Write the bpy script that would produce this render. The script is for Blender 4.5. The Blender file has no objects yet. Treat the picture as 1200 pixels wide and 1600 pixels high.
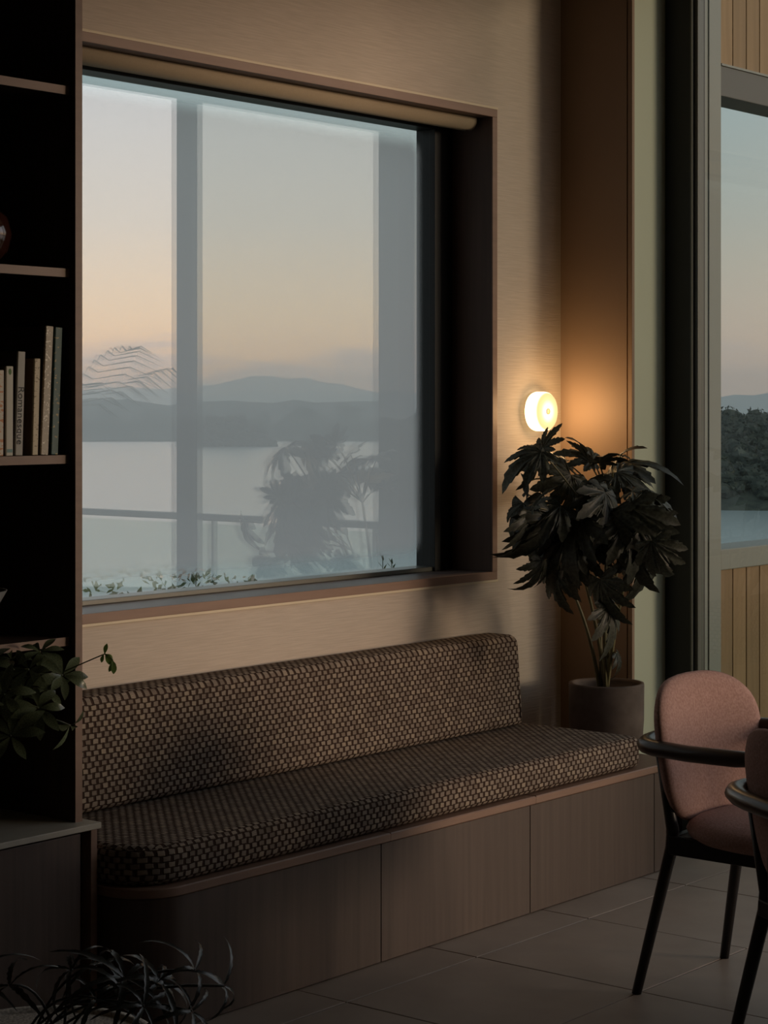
import bpy, bmesh, math, random
from mathutils import Vector, Matrix, noise

S = bpy.context.scene
C = S.collection
random.seed(7)

# ------------------------------------------------------------------ camera
F_PX = 3206.0                    # focal length in pixels of the 1200x1600 frame
HZ = 637.0                       # pixel row of the horizon
CAM_H = 1.5
HEAD = math.radians(39.4)        # view direction, measured from +X (along the window wall)
FW = Vector((math.cos(HEAD), math.sin(HEAD), 0))
RT = Vector((math.sin(HEAD), -math.cos(HEAD), 0))
UP = Vector((0, 0, 1))
cam_d = bpy.data.cameras.new('camera')
cam = bpy.data.objects.new('camera', cam_d)
C.objects.link(cam)
cam.location = (0, 0, CAM_H)
cam.rotation_euler = (math.pi / 2, 0, HEAD - math.pi / 2)
cam_d.sensor_fit = 'AUTO'
cam_d.sensor_width = 36
cam_d.lens = F_PX / 1600 * 36
cam_d.shift_y = -(800 - HZ) / 1600
cam_d.clip_start = 0.05
cam_d.clip_end = 20000
S.camera = cam


def at(px, py, d):
    """point seen at a pixel, d metres along the view axis"""
    return Vector((0, 0, CAM_H)) + FW * d + RT * ((px - 600) / F_PX * d) + UP * ((HZ - py) / F_PX * d)


def x_on(px, Y):
    """world X seen at pixel column px on the plane y = Y"""
    t = (px - 600) / F_PX
    return Y * (FW.x + RT.x * t) / (FW.y + RT.y * t)


# ------------------------------------------------------------------ world
S.view_settings.view_transform = 'Standard'
S.view_settings.look = 'None'
S.view_settings.gamma = 1
S.view_settings.use_curve_mapping = False
S.view_settings.exposure = 0.0
W = bpy.data.worlds.new('dusk_sky')
S.world = W
W.use_nodes = True
nt = W.node_tree
nt.nodes.clear()
SUNSET = Vector((math.cos(math.radians(-58)), math.sin(math.radians(-58)), 0))


def nd(tree, t, **kw):
    n = tree.nodes.new(t)
    for k, v in kw.items():
        setattr(n, k, v)
    return n


def mth(tree, op, a, b=None, c=None, clamp=False):
    n = nd(tree, 'ShaderNodeMath', operation=op)
    n.use_clamp = clamp
    for i, v in enumerate((a, b, c)):
        if v is None:
            continue
        if isinstance(v, (int, float)):
            n.inputs[i].default_value = v
        else:
            tree.links.new(v, n.inputs[i])
    return n.outputs[0]


def ramp(tree, fac, stops, interp='LINEAR'):
    n = nd(tree, 'ShaderNodeValToRGB')
    n.color_ramp.interpolation = interp
    el = n.color_ramp.elements
    while len(el) < len(stops):
        el.new(0.5)
    for e, (p, c) in zip(el, stops):
        e.position = p
        e.color = (c[0], c[1], c[2], 1) if len(c) == 3 else c
    tree.links.new(fac, n.inputs[0])
    return n.outputs[0]


def mixc(tree, fac, a, b, bt='MIX'):
    n = nd(tree, 'ShaderNodeMix', data_type='RGBA', blend_type=bt)
    for sock, v in ((n.inputs[0], fac), (n.inputs[6], a), (n.inputs[7], b)):
        if isinstance(v, (int, float)):
            sock.default_value = v
        elif isinstance(v, (tuple, list)):
            sock.default_value = (v[0], v[1], v[2], 1)
        else:
            tree.links.new(v, sock)
    return n.outputs[2]


tc = nd(nt, 'ShaderNodeTexCoord')
sep = nd(nt, 'ShaderNodeSeparateXYZ')
nt.links.new(tc.outputs['Generated'], sep.inputs[0])
zc = mth(nt, 'MAXIMUM', sep.outputs[2], 0.0)
zs = mth(nt, 'SQRT', zc)                      # sqrt spreads the low sky
hor = mth(nt, 'SQRT', mth(nt, 'ADD', mth(nt, 'MULTIPLY', sep.outputs[0], sep.outputs[0]),
                          mth(nt, 'ADD', mth(nt, 'MULTIPLY', sep.outputs[1], sep.outputs[1]), 1e-5)))
dotp = mth(nt, 'DIVIDE', mth(nt, 'ADD', mth(nt, 'MULTIPLY', sep.outputs[0], SUNSET.x),
                             mth(nt, 'MULTIPLY', sep.outputs[1], SUNSET.y)), hor)
side = nd(nt, 'ShaderNodeMapRange', interpolation_type='SMOOTHSTEP')
nt.links.new(dotp, side.inputs[0])
side.inputs[1].default_value = -0.15
side.inputs[2].default_value = 1.05


def zq(z):
    return math.sqrt(z)


SKY_DIM = [(0, (.78, .62, .52)), (zq(.035), (.68, .57, .49)), (zq(.07), (.57, .545, .475)),
           (zq(.11), (.46, .52, .50)), (zq(.155), (.40, .52, .545)), (zq(.45), (.40, .45, .49)), (1, (.38, .43, .48))]
SKY_SUN = [(0, (3.5, 1.85, .78)), (zq(.018), (3.5, 2.0, .85)), (zq(.045), (2.9, 1.95, 1.15)), (zq(.09), (2.0, 1.65, 1.42)),
           (zq(.155), (1.55, 1.46, 1.54)), (zq(.45), (.95, 1.0, 1.05)), (1, (.38, .43, .48))]
SC = 0.27
c_dim = ramp(nt, zs, [(p, tuple(v * SC for v in c)) for p, c in SKY_DIM])
c_sun = ramp(nt, zs, [(p, tuple(v * SC for v in c)) for p, c in SKY_SUN])
sky = mixc(nt, side.outputs[0], c_dim, c_sun)
# low mist bank on the horizon
mp = nd(nt, 'ShaderNodeMapping')
mp.inputs['Scale'].default_value = (9, 9, 60)
nt.links.new(tc.outputs['Generated'], mp.inputs[0])
nz = nd(nt, 'ShaderNodeTexNoise')
nz.inputs['Scale'].default_value = 1.3
nz.inputs['Detail'].default_value = 5
nt.links.new(mp.outputs[0], nz.inputs['Vector'])
edge = mth(nt, 'ADD', 0.013, mth(nt, 'MULTIPLY', mth(nt, 'SUBTRACT', nz.outputs[0], 0.42), 0.075))
mist = nd(nt, 'ShaderNodeMapRange', interpolation_type='SMOOTHSTEP')
nt.links.new(mth(nt, 'SUBTRACT', zc, edge), mist.inputs[0])
mist.inputs[1].default_value = -0.006
mist.inputs[2].default_value = 0.010
mist.inputs[3].default_value = 0.8
mist.inputs[4].default_value = 0.0
cl_col = mixc(nt, side.outputs[0], tuple(v * SC for v in (.70, .59, .53)), tuple(v * SC for v in (1.6, 1.22, 1.15)))
sky = mixc(nt, mist.outputs[0], sky, cl_col)
bg = nd(nt, 'ShaderNodeBackground')
SKY_STRENGTH = 1.0 / SC
bg.inputs[1].default_value = SKY_STRENGTH
nt.links.new(sky, bg.inputs[0])
wo = nd(nt, 'ShaderNodeOutputWorld')
nt.links.new(bg.outputs[0], wo.inputs[0])


# the last low sun, soft through the horizon haze, coming in by the open end of the glass doors
sun_d = bpy.data.lights.new('low_sun', 'SUN')
sun_d.energy = 2.6
sun_d.color = (1.0, .77, .56)
sun_d.angle = math.radians(16)
sun_o = bpy.data.objects.new('low_sun', sun_d)
SUN_AZ, SUN_EL = math.radians(-62), math.radians(3.2)
sv_dir = Vector((math.cos(SUN_AZ) * math.cos(SUN_EL), math.sin(SUN_AZ) * math.cos(SUN_EL), math.sin(SUN_EL)))
sun_o.rotation_euler = sv_dir.to_track_quat('Z', 'Y').to_euler()
sun_o.location = sv_dir * 30
C.objects.link(sun_o)


def portal(loc, rot, sx, sy):
    l = bpy.data.lights.new('sky_portal', 'AREA')
    l.shape = 'RECTANGLE'
    l.size, l.size_y = sx, sy
    l.cycles.is_portal = True
    o = bpy.data.objects.new('sky_portal', l)
    o.location = loc
    o.rotation_euler = rot
    C.objects.link(o)


# ------------------------------------------------------------------ constants of the place
YW = 4.12            # window wall, room face
XR = 6.0             # right-hand wall
ROOM_X0, ROOM_Y0, ROOM_H = -2.6, -3.4, 3.30
DOOR_Y0, DOOR_Y1, DOOR_H = -2.6, 3.69, 3.16
WIN_X0, WIN_X1, WIN_Z0, WIN_Z1 = 2.55, 5.60, 0.92, 2.507

# ------------------------------------------------------------------ materials
MATS = {}


def mat(name, col=(.5, .5, .5), rough=.6, metal=0.0, spec=.5, **kw):
    if name in MATS:
        return MATS[name]
    m = bpy.data.materials.new(name)
    m.use_nodes = True
    b = m.node_tree.nodes['Principled BSDF']
    b.inputs['Base Color'].default_value = (*col, 1)
    b.inputs['Roughness'].default_value = rough
    b.inputs['Metallic'].default_value = metal
    b.inputs['Specular IOR Level'].default_value = spec
    for k, v in kw.items():
        b.inputs[k].default_value = v
    MATS[name] = m
    return m


def streaky(name, c0, c1, scale, rough=.6, bump=.0, detail=4, spec=.35, lo=.3, hi=.7, rnd=.0, nscale=1.0):
    """noise stretched by scale (object coords) between two colours"""
    m = mat(name, c0, rough, spec=spec)
    t = m.node_tree
    b = t.nodes['Principled BSDF']
    co = nd(t, 'ShaderNodeTexCoord')
    mpn = nd(t, 'ShaderNodeMapping')
    mpn.inputs['Scale'].default_value = scale
    t.links.new(co.outputs['Object'], mpn.inputs[0])
    vec = mpn.outputs[0]
    oi = nd(t, 'ShaderNodeObjectInfo')
    if rnd:
        va = nd(t, 'ShaderNodeVectorMath', operation='ADD')
        cb = nd(t, 'ShaderNodeCombineXYZ')
        t.links.new(mth(t, 'MULTIPLY', oi.outputs['Random'], 37.0), cb.inputs[0])
        t.links.new(mth(t, 'MULTIPLY', oi.outputs['Random'], 91.0), cb.inputs[1])
        t.links.new(vec, va.inputs[0])
        t.links.new(cb.outputs[0], va.inputs[1])
        vec = va.outputs[0]
    n = nd(t, 'ShaderNodeTexNoise')
    n.inputs['Scale'].default_value = nscale
    n.inputs['Detail'].default_value = detail
    t.links.new(vec, n.inputs['Vector'])
    col = ramp(t, n.outputs[0], [(lo, c0), (hi, c1)])
    if rnd:
        f = mth(t, 'ADD', 1.0 - rnd, mth(t, 'MULTIPLY', oi.outputs['Random'], 2 * rnd))
        cb2 = nd(t, 'ShaderNodeCombineColor')
        for i in range(3):
            t.links.new(f, cb2.inputs[i])
        col = mixc(t, 1.0, col, cb2.outputs[0], 'MULTIPLY')
    t.links.new(col, b.inputs['Base Color'])
    if bump:
        bp = nd(t, 'ShaderNodeBump')
        bp.inputs['Strength'].default_value = bump
        bp.inputs['Distance'].default_value = 0.004
        t.links.new(n.outputs[0], bp.inputs['Height'])
        t.links.new(bp.outputs[0], b.inputs['Normal'])
    return m


M_WALL = streaky('beige_grasscloth', (.50, .435, .37), (.57, .497, .427), (9, 9, 260), .85, .2, spec=.15, lo=.35, hi=.65)
M_RETURN = streaky('tan_panel', (.25, .172, .118), (.275, .192, .133), (3, 3, 3), .6, 0, spec=.3)
M_WOOD = streaky('dark_stained_oak', (.064, .043, .035), (.088, .060, .048), (60, 60, 2.2), .45, .06, spec=.4, rnd=.03)
M_EDGE = streaky('lit_brown_wood', (.20, .12, .085), (.24, .147, .105), (4, 40, 40), .45, 0, spec=.4)  # lighter copy of the dark wood, front light put into its colour
M_INNER = streaky('bookcase_inner_wood', (.055, .036, .028), (.075, .048, .036), (60, 60, 2.5), .5, 0, spec=.3)
M_JAMB = streaky('dark_jamb_wood', (.085, .052, .040), (.11, .066, .05), (50, 50, 2), .5, 0, spec=.3)
M_BEAD = mat('pale_bead', (.62, .53, .38), .5)
M_BLACK = mat('black_aluminium', (.012, .013, .014), .45, spec=.4)
M_ALU = mat('bronze_aluminium', (.12, .125, .11), .35, .3)
M_OLIVE = mat('olive_grey_metal', (.20, .21, .18), .5, 0)
M_SAGE = mat('sage_plaster', (.50, .54, .43), .7, spec=.2)
M_CEIL = mat('ceiling_paint', (.48, .42, .34), .9)
M_ROOMWALL = mat('room_wall_paint', (.40, .33, .25), .9)
M_STONE = streaky('pale_stone_counter', (.40, .37, .31), (.46, .43, .36), (20, 20, 20), .4, 0)
M_BLIND = streaky('blind_fabric', (.30, .24, .165), (.33, .265, .18), (200, 200, 200), .8, 0)
M_SILL = mat('sill_lacquer', (.12, .095, .09), .42, spec=.3)
M_GROUT = mat('grout', (.30, .27, .24), .9)
M_GROUT.node_tree.nodes['Principled BSDF'].inputs['Base Color'].default_value = (.33, .29, .25, 1)
M_TILE = streaky('warm_grey_tile', (.29, .228, .185), (.355, .285, .235), (5, 5, 5), .45, .03, detail=8, spec=.4, rnd=.04)
M_CEDAR = streaky('cedar_board', (.215, .135, .062), (.29, .185, .09), (28, 28, 1.5), .6, .1, spec=.3, rnd=.16)
M_POTCLAY = streaky('dark_clay', (.085, .064, .055), (.15, .115, .10), (14, 14, 14), .75, .25, detail=7, spec=.25)
M_SOIL = streaky('soil', (.03, .022, .016), (.06, .045, .03), (60, 60, 60), .95, .4)
M_SPECK = streaky('speckled_terrazzo', (.36, .33, .29), (.62, .58, .52), (150, 150, 150), .6, 0, detail=2, lo=.42, hi=.6)
M_ARM = streaky('dark_walnut', (.035, .022, .016), (.06, .036, .026), (12, 3, 30), .32, 0, spec=.5)
M_LEGBLK = mat('black_stained_leg', (.014, .012, .012), .4, spec=.35)
M_PINK = streaky('pink_wool', (.33, .20, .17), (.44, .28, .245), (160, 160, 160), .95, .25, detail=6, spec=.1, lo=.35, hi=.65)
M_MAUVE = M_PINK
M_VASE = mat('oxblood_glaze', (.038, .012, .008), .12, spec=.7)
M_BOWL = mat('grey_bowl_glaze', (.16, .16, .155), .5)
M_GRAVEL = streaky('garden_soil', (.10, .085, .06), (.17, .15, .11), (20, 20, 20), .95, .2)
M_DECK = streaky('deck_timber', (.30, .23, .16), (.38, .30, .22), (2, 40, 40), .6, .1)


def leafmat(name, c0, c1, rough=.38, trans=.12, spec=.45):
    m = mat(name, c0, rough, spec=spec)
    t = m.node_tree
    b = t.nodes['Principled BSDF']
    co = nd(t, 'ShaderNodeTexCoord')
    n = nd(t, 'ShaderNodeTexNoise')
    n.inputs['Scale'].default_value = 22
    n.inputs['Detail'].default_value = 3
    t.links.new(co.outputs['Object'], n.inputs['Vector'])
    col = ramp(t, n.outputs[0], [(.35, c0), (.7, c1)])
    oi = nd(t, 'ShaderNodeObjectInfo')
    hv = nd(t, 'ShaderNodeHueSaturation')
    t.links.new(mth(t, 'ADD', .7, mth(t, 'MULTIPLY', oi.outputs['Random'], .6)), hv.inputs['Value'])
    t.links.new(col, hv.inputs['Color'])
    t.links.new(hv.outputs[0], b.inputs['Base Color'])
    if trans:
        tr = nd(t, 'ShaderNodeBsdfTranslucent')
        t.links.new(hv.outputs[0], tr.inputs[0])
        mx = nd(t, 'ShaderNodeMixShader')
        mx.inputs[0].default_value = trans
        t.links.new(b.outputs[0], mx.inputs[1])
        t.links.new(tr.outputs[0], mx.inputs[2])
        t.links.new(mx.outputs[0], t.nodes['Material Output'].inputs[0])
    return m


M_BEGONIA = leafmat('dark_bronze_leaf', (.024, .026, .019), (.062, .068, .048), .48, .10, .35)
M_STEM = leafmat('begonia_stem', (.11, .10, .045), (.17, .15, .075), .5, 0)
M_SCHEFF = leafmat('glossy_green_leaf', (.080, .105, .058), (.16, .19, .105), .26)
M_SCHEFFY = leafmat('young_green_leaf', (.13, .22, .05), (.20, .31, .08), .35, .2)
M_GSTEM = leafmat('green_stem', (.07, .085, .035), (.10, .12, .05), .5, 0)
M_ARALIA = leafmat('dark_thin_leaf', (.022, .024, .022), (.045, .050, .045), .3)
M_PALM = leafmat('palm_leaf', (.05, .075, .03), (.09, .12, .05), .45, .15)
M_SHRUB = leafmat('shrub_leaf', (.07, .12, .035), (.13, .20, .06), .5, .2)
M_FLOWER = mat('white_flower', (.75, .72, .68), .7)


def weave():
    m = mat('woven_bouclé', (.2, .16, .13), .95, spec=.08)
    t = m.node_tree
    b = t.nodes['Principled BSDF']
    co = nd(t, 'ShaderNodeTexCoord')
    sp = nd(t, 'ShaderNodeSeparateXYZ')
    t.links.new(co.outputs['Object'], sp.inputs[0])
    nn = nd(t, 'ShaderNodeSeparateXYZ')
    t.links.new(co.outputs['Normal'], nn.inputs[0])
    wob = nd(t, 'ShaderNodeTexNoise')
    wob.inputs['Scale'].default_value = 45
    t.links.new(co.outputs['Object'], wob.inputs['Vector'])
    w = mth(t, 'MULTIPLY', mth(t, 'SUBTRACT', wob.outputs[0], .5), .007)

    def brick(u, v):
        vv = mth(t, 'DIVIDE', mth(t, 'ADD', v, w), .0146)
        row = mth(t, 'FLOOR', vv)
        uu = mth(t, 'ADD', mth(t, 'DIVIDE', mth(t, 'ADD', u, w), .0262), mth(t, 'MULTIPLY', row, .5))
        colm = mth(t, 'FLOOR', uu)
        fu = mth(t, 'ABSOLUTE', mth(t, 'SUBTRACT', mth(t, 'FRACT', uu), .5))
        fv = mth(t, 'ABSOLUTE', mth(t, 'SUBTRACT', mth(t, 'FRACT', vv), .5))

        def edge_(x, a0, a1):
            r_ = nd(t, 'ShaderNodeMapRange', interpolation_type='SMOOTHSTEP')
            t.links.new(x, r_.inputs[0])
            r_.inputs[1].default_value, r_.inputs[2].default_value = a0, a1
            r_.inputs[3].default_value, r_.inputs[4].default_value = 1.0, 0.0
            return r_.outputs[0]
        blk = mth(t, 'MULTIPLY', edge_(fu, .27, .39), edge_(fv, .36, .49))
        cb = nd(t, 'ShaderNodeCombineXYZ')
        t.links.new(row, cb.inputs[0])
        t.links.new(colm, cb.inputs[1])
        wn = nd(t, 'ShaderNodeTexWhiteNoise')
        t.links.new(cb.outputs[0], wn.inputs['Vector'])
        thr = mth(t, 'ADD', .82, mth(t, 'MULTIPLY', mth(t, 'SINE', mth(t, 'MULTIPLY', vv, 6.2832 * 4)), .18))
        bc = ramp(t, wn.outputs['Value'], [(0, (.22, .175, .142)), (.6, (.31, .255, .21)), (1, (.38, .31, .24))])
        tcol = nd(t, 'ShaderNodeCombineColor')
        for q in range(3):
            t.links.new(thr, tcol.inputs[q])
        return mixc(t, blk, (.050, .031, .024), mixc(t, 1.0, bc, tcol.outputs[0], 'MULTIPLY')), mth(t, 'SUBTRACT', 1.0, blk)

    cxz, fxz = brick(sp.outputs[0], sp.outputs[2])
    cxy, fxy = brick(sp.outputs[0], sp.outputs[1])
    cyz, fyz = brick(sp.outputs[1], sp.outputs[2])
    ax, ay, az = (mth(t, 'ABSOLUTE', nn.outputs[i]) for i in range(3))
    topf = mth(t, 'GREATER_THAN', az, mth(t, 'MAXIMUM', ax, ay))
    sidef = mth(t, 'GREATER_THAN', ax, mth(t, 'MAXIMUM', az, ay))
    col = mixc(t, sidef, mixc(t, topf, cxz, cxy), cyz)
    fac = mth(t, 'ADD', mth(t, 'MULTIPLY', fxz, mth(t, 'SUBTRACT', 1.0, topf)), mth(t, 'MULTIPLY', fxy, topf))
    t.links.new(col, b.inputs['Base Color'])
    bp = nd(t, 'ShaderNodeBump', invert=True)
    bp.inputs['Strength'].default_value = .9
    bp.inputs['Distance'].default_value = .004
    t.links.new(fac, bp.inputs['Height'])
    t.links.new(bp.outputs[0], b.inputs['Normal'])
    return m


M_WEAVE = weave()


def glassmat(name, tint, refl, rough=0.0, fog=False):
    m = bpy.data.materials.new(name)
    m.use_nodes = True
    t = m.node_tree
    t.nodes.clear()
    tr = nd(t, 'ShaderNodeBsdfTransparent')
    tr.inputs[0].default_value = (*tint, 1)
    gl = nd(t, 'ShaderNodeBsdfGlossy')
    gl.inputs['Roughness'].default_value = rough
    gl.inputs['Color'].default_value = (.97, 1, .97, 1)
    base = tr.outputs[0]
    if fog:
        co = nd(t, 'ShaderNodeTexCoord')
        sp = nd(t, 'ShaderNodeSeparateXYZ')
        t.links.new(co.outputs['Object'], sp.inputs[0])
        x0, x1, z0, z1, rad, soft = fog
        cx, cz, hx, hz = (x0 + x1) / 2, (z0 + z1) / 2, (x1 - x0) / 2 - rad, (z1 - z0) / 2 - rad
        dx = mth(t, 'MAXIMUM', mth(t, 'SUBTRACT', mth(t, 'ABSOLUTE', mth(t, 'SUBTRACT', sp.outputs[0], cx)), hx), 0)
        dz = mth(t, 'MAXIMUM', mth(t, 'SUBTRACT', mth(t, 'ABSOLUTE', mth(t, 'SUBTRACT', sp.outputs[2], cz)), hz), 0)
        dist = mth(t, 'SUBTRACT', mth(t, 'SQRT', mth(t, 'ADD', mth(t, 'MULTIPLY', dx, dx), mth(t, 'MULTIPLY', dz, dz))), rad)
        mr = nd(t, 'ShaderNodeMapRange', interpolation_type='SMOOTHSTEP')
        t.links.new(dist, mr.inputs[0])
        mr.inputs[1].default_value = soft
        mr.inputs[2].default_value = -soft
        mr.inputs[3].default_value = 0.0
        mr.inputs[4].default_value = 0.93
        tl = nd(t, 'ShaderNodeBsdfTranslucent')
        tl.inputs[0].default_value = (.98, .94, .94, 1)
        mx0 = nd(t, 'ShaderNodeMixShader')
        t.links.new(mr.outputs[0], mx0.inputs[0])
        t.links.new(tr.outputs[0], mx0.inputs[1])
        t.links.new(tl.outputs[0], mx0.inputs[2])
        base = mx0.outputs[0]
    mx = nd(t, 'ShaderNodeMixShader')
    mx.inputs[0].default_value = refl
    t.links.new(base, mx.inputs[1])
    t.links.new(gl.outputs[0], mx.inputs[2])
    out = nd(t, 'ShaderNodeOutputMaterial')
    t.links.new(mx.outputs[0], out.inputs[0])
    return m


GLASS_X1, GLASS_Z0, GLASS_Z1 = 5.475, .962, 2.443
M_PANE_IN = glassmat('coated_window_glass', (.97, .98, .97), .165)
M_PANE_OUT = glassmat('misted_window_glass', (.95, .97, .97), .165, fog=(WIN_X0 + .15, GLASS_X1 - .028, GLASS_Z0 + .055, GLASS_Z1 - .045, .05, .035))
M_DOORGLASS = glassmat('door_glass', (.64, .685, .665), .05)
M_RAILGLASS = glassmat('balustrade_glass', (.86, .92, .89), .06)


# ------------------------------------------------------------------ mesh helpers
def new_obj(name, me, m, parent=None, loc=(0, 0, 0), rot=(0, 0, 0), smooth=False):
    o = bpy.data.objects.new(name, me)
    if m is not None and not me.materials:
        me.materials.append(m)
    C.objects.link(o)
    o.location = loc
    o.rotation_euler = rot
    o.parent = parent
    if smooth:
        for p in me.polygons:
            p.use_smooth = True
    return o


def mesh(name, verts, faces, smooth=False):
    me = bpy.data.meshes.new(name)
    me.from_pydata([tuple(v) for v in verts], [], faces)
    me.update()
    if smooth:
        for p in me.polygons:
            p.use_smooth = True
    return me


def fix(me):
    bm = bmesh.new()
    bm.from_mesh(me)
    bmesh.ops.recalc_face_normals(bm, faces=bm.faces)
    bm.to_mesh(me)
    bm.free()
    return me


BOXF = [(0, 3, 2, 1), (4, 5, 6, 7), (0, 1, 5, 4), (1, 2, 6, 5), (2, 3, 7, 6), (3, 0, 4, 7)]


def box_mesh(name, boxes, bevel=0.0, seg=2):
    bm = bmesh.new()
    for x0, x1, y0, y1, z0, z1 in boxes:
        vs = [bm.verts.new(p) for p in ((x0, y0, z0), (x1, y0, z0), (x1, y1, z0), (x0, y1, z0),
                                        (x0, y0, z1), (x1, y0, z1), (x1, y1, z1), (x0, y1, z1))]
        for f in BOXF:
            bm.faces.new([vs[i] for i in f])
    if bevel:
        bmesh.ops.bevel(bm, geom=bm.edges[:], offset=bevel, segments=seg, affect='EDGES', profile=.5)
    me = bpy.data.meshes.new(name)
    bm.to_mesh(me)
    bm.free()
    return me


def box(name, b, m, parent=None, bevel=0.0, org=(0, 0, 0)):
    x0, x1, y0, y1, z0, z1 = b
    ox, oy, oz = org
    return new_obj(name, box_mesh(name, [(x0 - ox, x1 - ox, y0 - oy, y1 - oy, z0 - oz, z1 - oz)], bevel), m, parent)


def tag(o, label=None, cat=None, group=None, kind=None):
    if label: o['label'] = label
    if cat: o['category'] = cat
    if group: o['group'] = group
    if kind: o['kind'] = kind
    return o


def thing(name, label, cat, loc=(0, 0, 0), rotz=0, group=None, kind=None):
    o = bpy.data.objects.new(name, None)
    o.empty_display_size = .1
    C.objects.link(o)
    o.location = loc
    o.rotation_euler = (0, 0, rotz)
    return tag(o, label, cat, group, kind)


def tube_mesh(name, pts, rad, n=8, sx=1.0, cap=True, smooth=True):
    """tube along pts; rad number or list"""
    pts = [Vector(p) for p in pts]
    rads = rad if isinstance(rad, (list, tuple)) else [rad] * len(pts)
    verts, faces = [], []
    ref = None
    for i, p in enumerate(pts):
        a = pts[max(i - 1, 0)]
        b = pts[min(i + 1, len(pts) - 1)]
        t = (b - a).normalized()
        if ref is None:
            ref = Vector((0, 0, 1)) if abs(t.z) < .9 else Vector((1, 0, 0))
        u = t.cross(ref)
        u = u.normalized() if u.length > 1e-5 else Vector((1, 0, 0))
        v = u.cross(t).normalized()
        ref = v
        for k in range(n):
            an = 2 * math.pi * k / n
            verts.append(p + u * math.cos(an) * rads[i] * sx + v * math.sin(an) * rads[i])
    for i in range(len(pts) - 1):
        for k in range(n):
            faces.append((i * n + k, i * n + (k + 1) % n, (i + 1) * n + (k + 1) % n, (i + 1) * n + k))
    if cap:
        faces.append(tuple(range(n - 1, -1, -1)))
        faces.append(tuple((len(pts) - 1) * n + k for k in range(n)))
    return fix(mesh(name, verts, faces, smooth))


def bez(p0, p1, p2, p3=None, n=8):
    p0, p1, p2 = Vector(p0), Vector(p1), Vector(p2)
    out = []
    for i in range(n + 1):
        t = i / n
        if p3 is None:
            out.append(p0 * (1 - t) ** 2 + p1 * 2 * t * (1 - t) + p2 * t * t)
        else:
            out.append(p0 * (1 - t) ** 3 + p1 * 3 * t * (1 - t) ** 2 + p2 * 3 * t * t * (1 - t) + Vector(p3) * t ** 3)
    return out


def lathe_mesh(name, prof, n=40, smooth=True):
    verts, faces = [], []
    for r, z in prof:
        for k in range(n):
            a = 2 * math.pi * k / n
            verts.append((r * math.cos(a), r * math.sin(a), z))
    for i in range(len(prof) - 1):
        for k in range(n):
            faces.append((i * n + k, i * n + (k + 1) % n, (i + 1) * n + (k + 1) % n, (i + 1) * n + k))
    me = mesh(name, verts, faces, smooth)
    bm = bmesh.new()
    bm.from_mesh(me)
    bmesh.ops.remove_doubles(bm, verts=bm.verts, dist=1e-5)
    bmesh.ops.recalc_face_normals(bm, faces=bm.faces)
    bm.to_mesh(me)
    bm.free()
    return me


def rounded(pts, rads, n=10):
    """closed polygon (ccw) with rounded corners"""
    out = []
    N = len(pts)
    for i, (p, r) in enumerate(zip(pts, rads)):
        p = Vector(p)
        a = (Vector(pts[i - 1]) - p).normalized()
        b = (Vector(pts[(i + 1) % N]) - p).normalized()
        if r < 1e-6:
            out.append(p)
            continue
        ang = a.angle(b)
        tl = r / math.tan(ang / 2)
        c = p + (a + b).normalized() * (r / math.sin(ang / 2))
        s, e = p + a * tl - c, p + b * tl - c
        a0 = math.atan2(s.y, s.x)
        a1 = math.atan2(e.y, e.x)
        dd = (a1 - a0 + math.pi) % (2 * math.pi) - math.pi
        for k in range(n + 1):
            t = a0 + dd * k / n
            out.append(c + Vector((math.cos(t), math.sin(t))) * r)
    return out


def inset(poly, d):
    N = len(poly)
    out = []
    for i in range(N):
        e1 = (poly[i] - poly[i - 1])
        e2 = (poly[(i + 1) % N] - poly[i])
        e1 = e1.normalized() if e1.length > 1e-7 else e2.normalized()
        e2 = e2.normalized() if e2.length > 1e-7 else e1
        n1, n2 = Vector((-e1.y, e1.x)), Vector((-e2.y, e2.x))
        nn = (n1 + n2)
        nn = nn.normalized() if nn.length > 1e-6 else n1
        k = max(nn.dot(n1), .5)
        out.append(poly[i] + nn * (d / k))
    return out


def loft(name, poly, prof, to3, smooth=True, subdiv_cap=True):
    """rings of the plan polygon inset by prof[i][0] at level prof[i][1]; to3 maps (u, v, w) to a point"""
    verts, faces = [], []
    N = len(poly)
    for d, w in prof:
        for p in inset(poly, d):
            verts.append(to3(p.x, p.y, w))
    for i in range(len(prof) - 1):
        for k in range(N):
            faces.append((i * N + k, i * N + (k + 1) % N, (i + 1) * N + (k + 1) % N, (i + 1) * N + k))
    faces.append(tuple(range(N - 1, -1, -1)))
    faces.append(tuple((len(prof) - 1) * N + k for k in range(N)))
    return fix(mesh(name, verts, faces, smooth))


def round_prof(z0, z1, r, n=5):
    out = []
    for k in range(n + 1):
        a = math.pi / 2 * k / n
        out.append((r * (1 - math.sin(a)), z0 + r * (1 - math.cos(a))))
    for k in range(n + 1):
        a = math.pi / 2 * k / n
        out.append((r * (1 - math.cos(a)), z1 - r * (1 - math.sin(a))))
    return out


def auto(o, ang=35):
    for p in o.data.polygons:
        p.use_smooth = True
    o.data.set_sharp_from_angle(angle=math.radians(ang))
    return o


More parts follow.
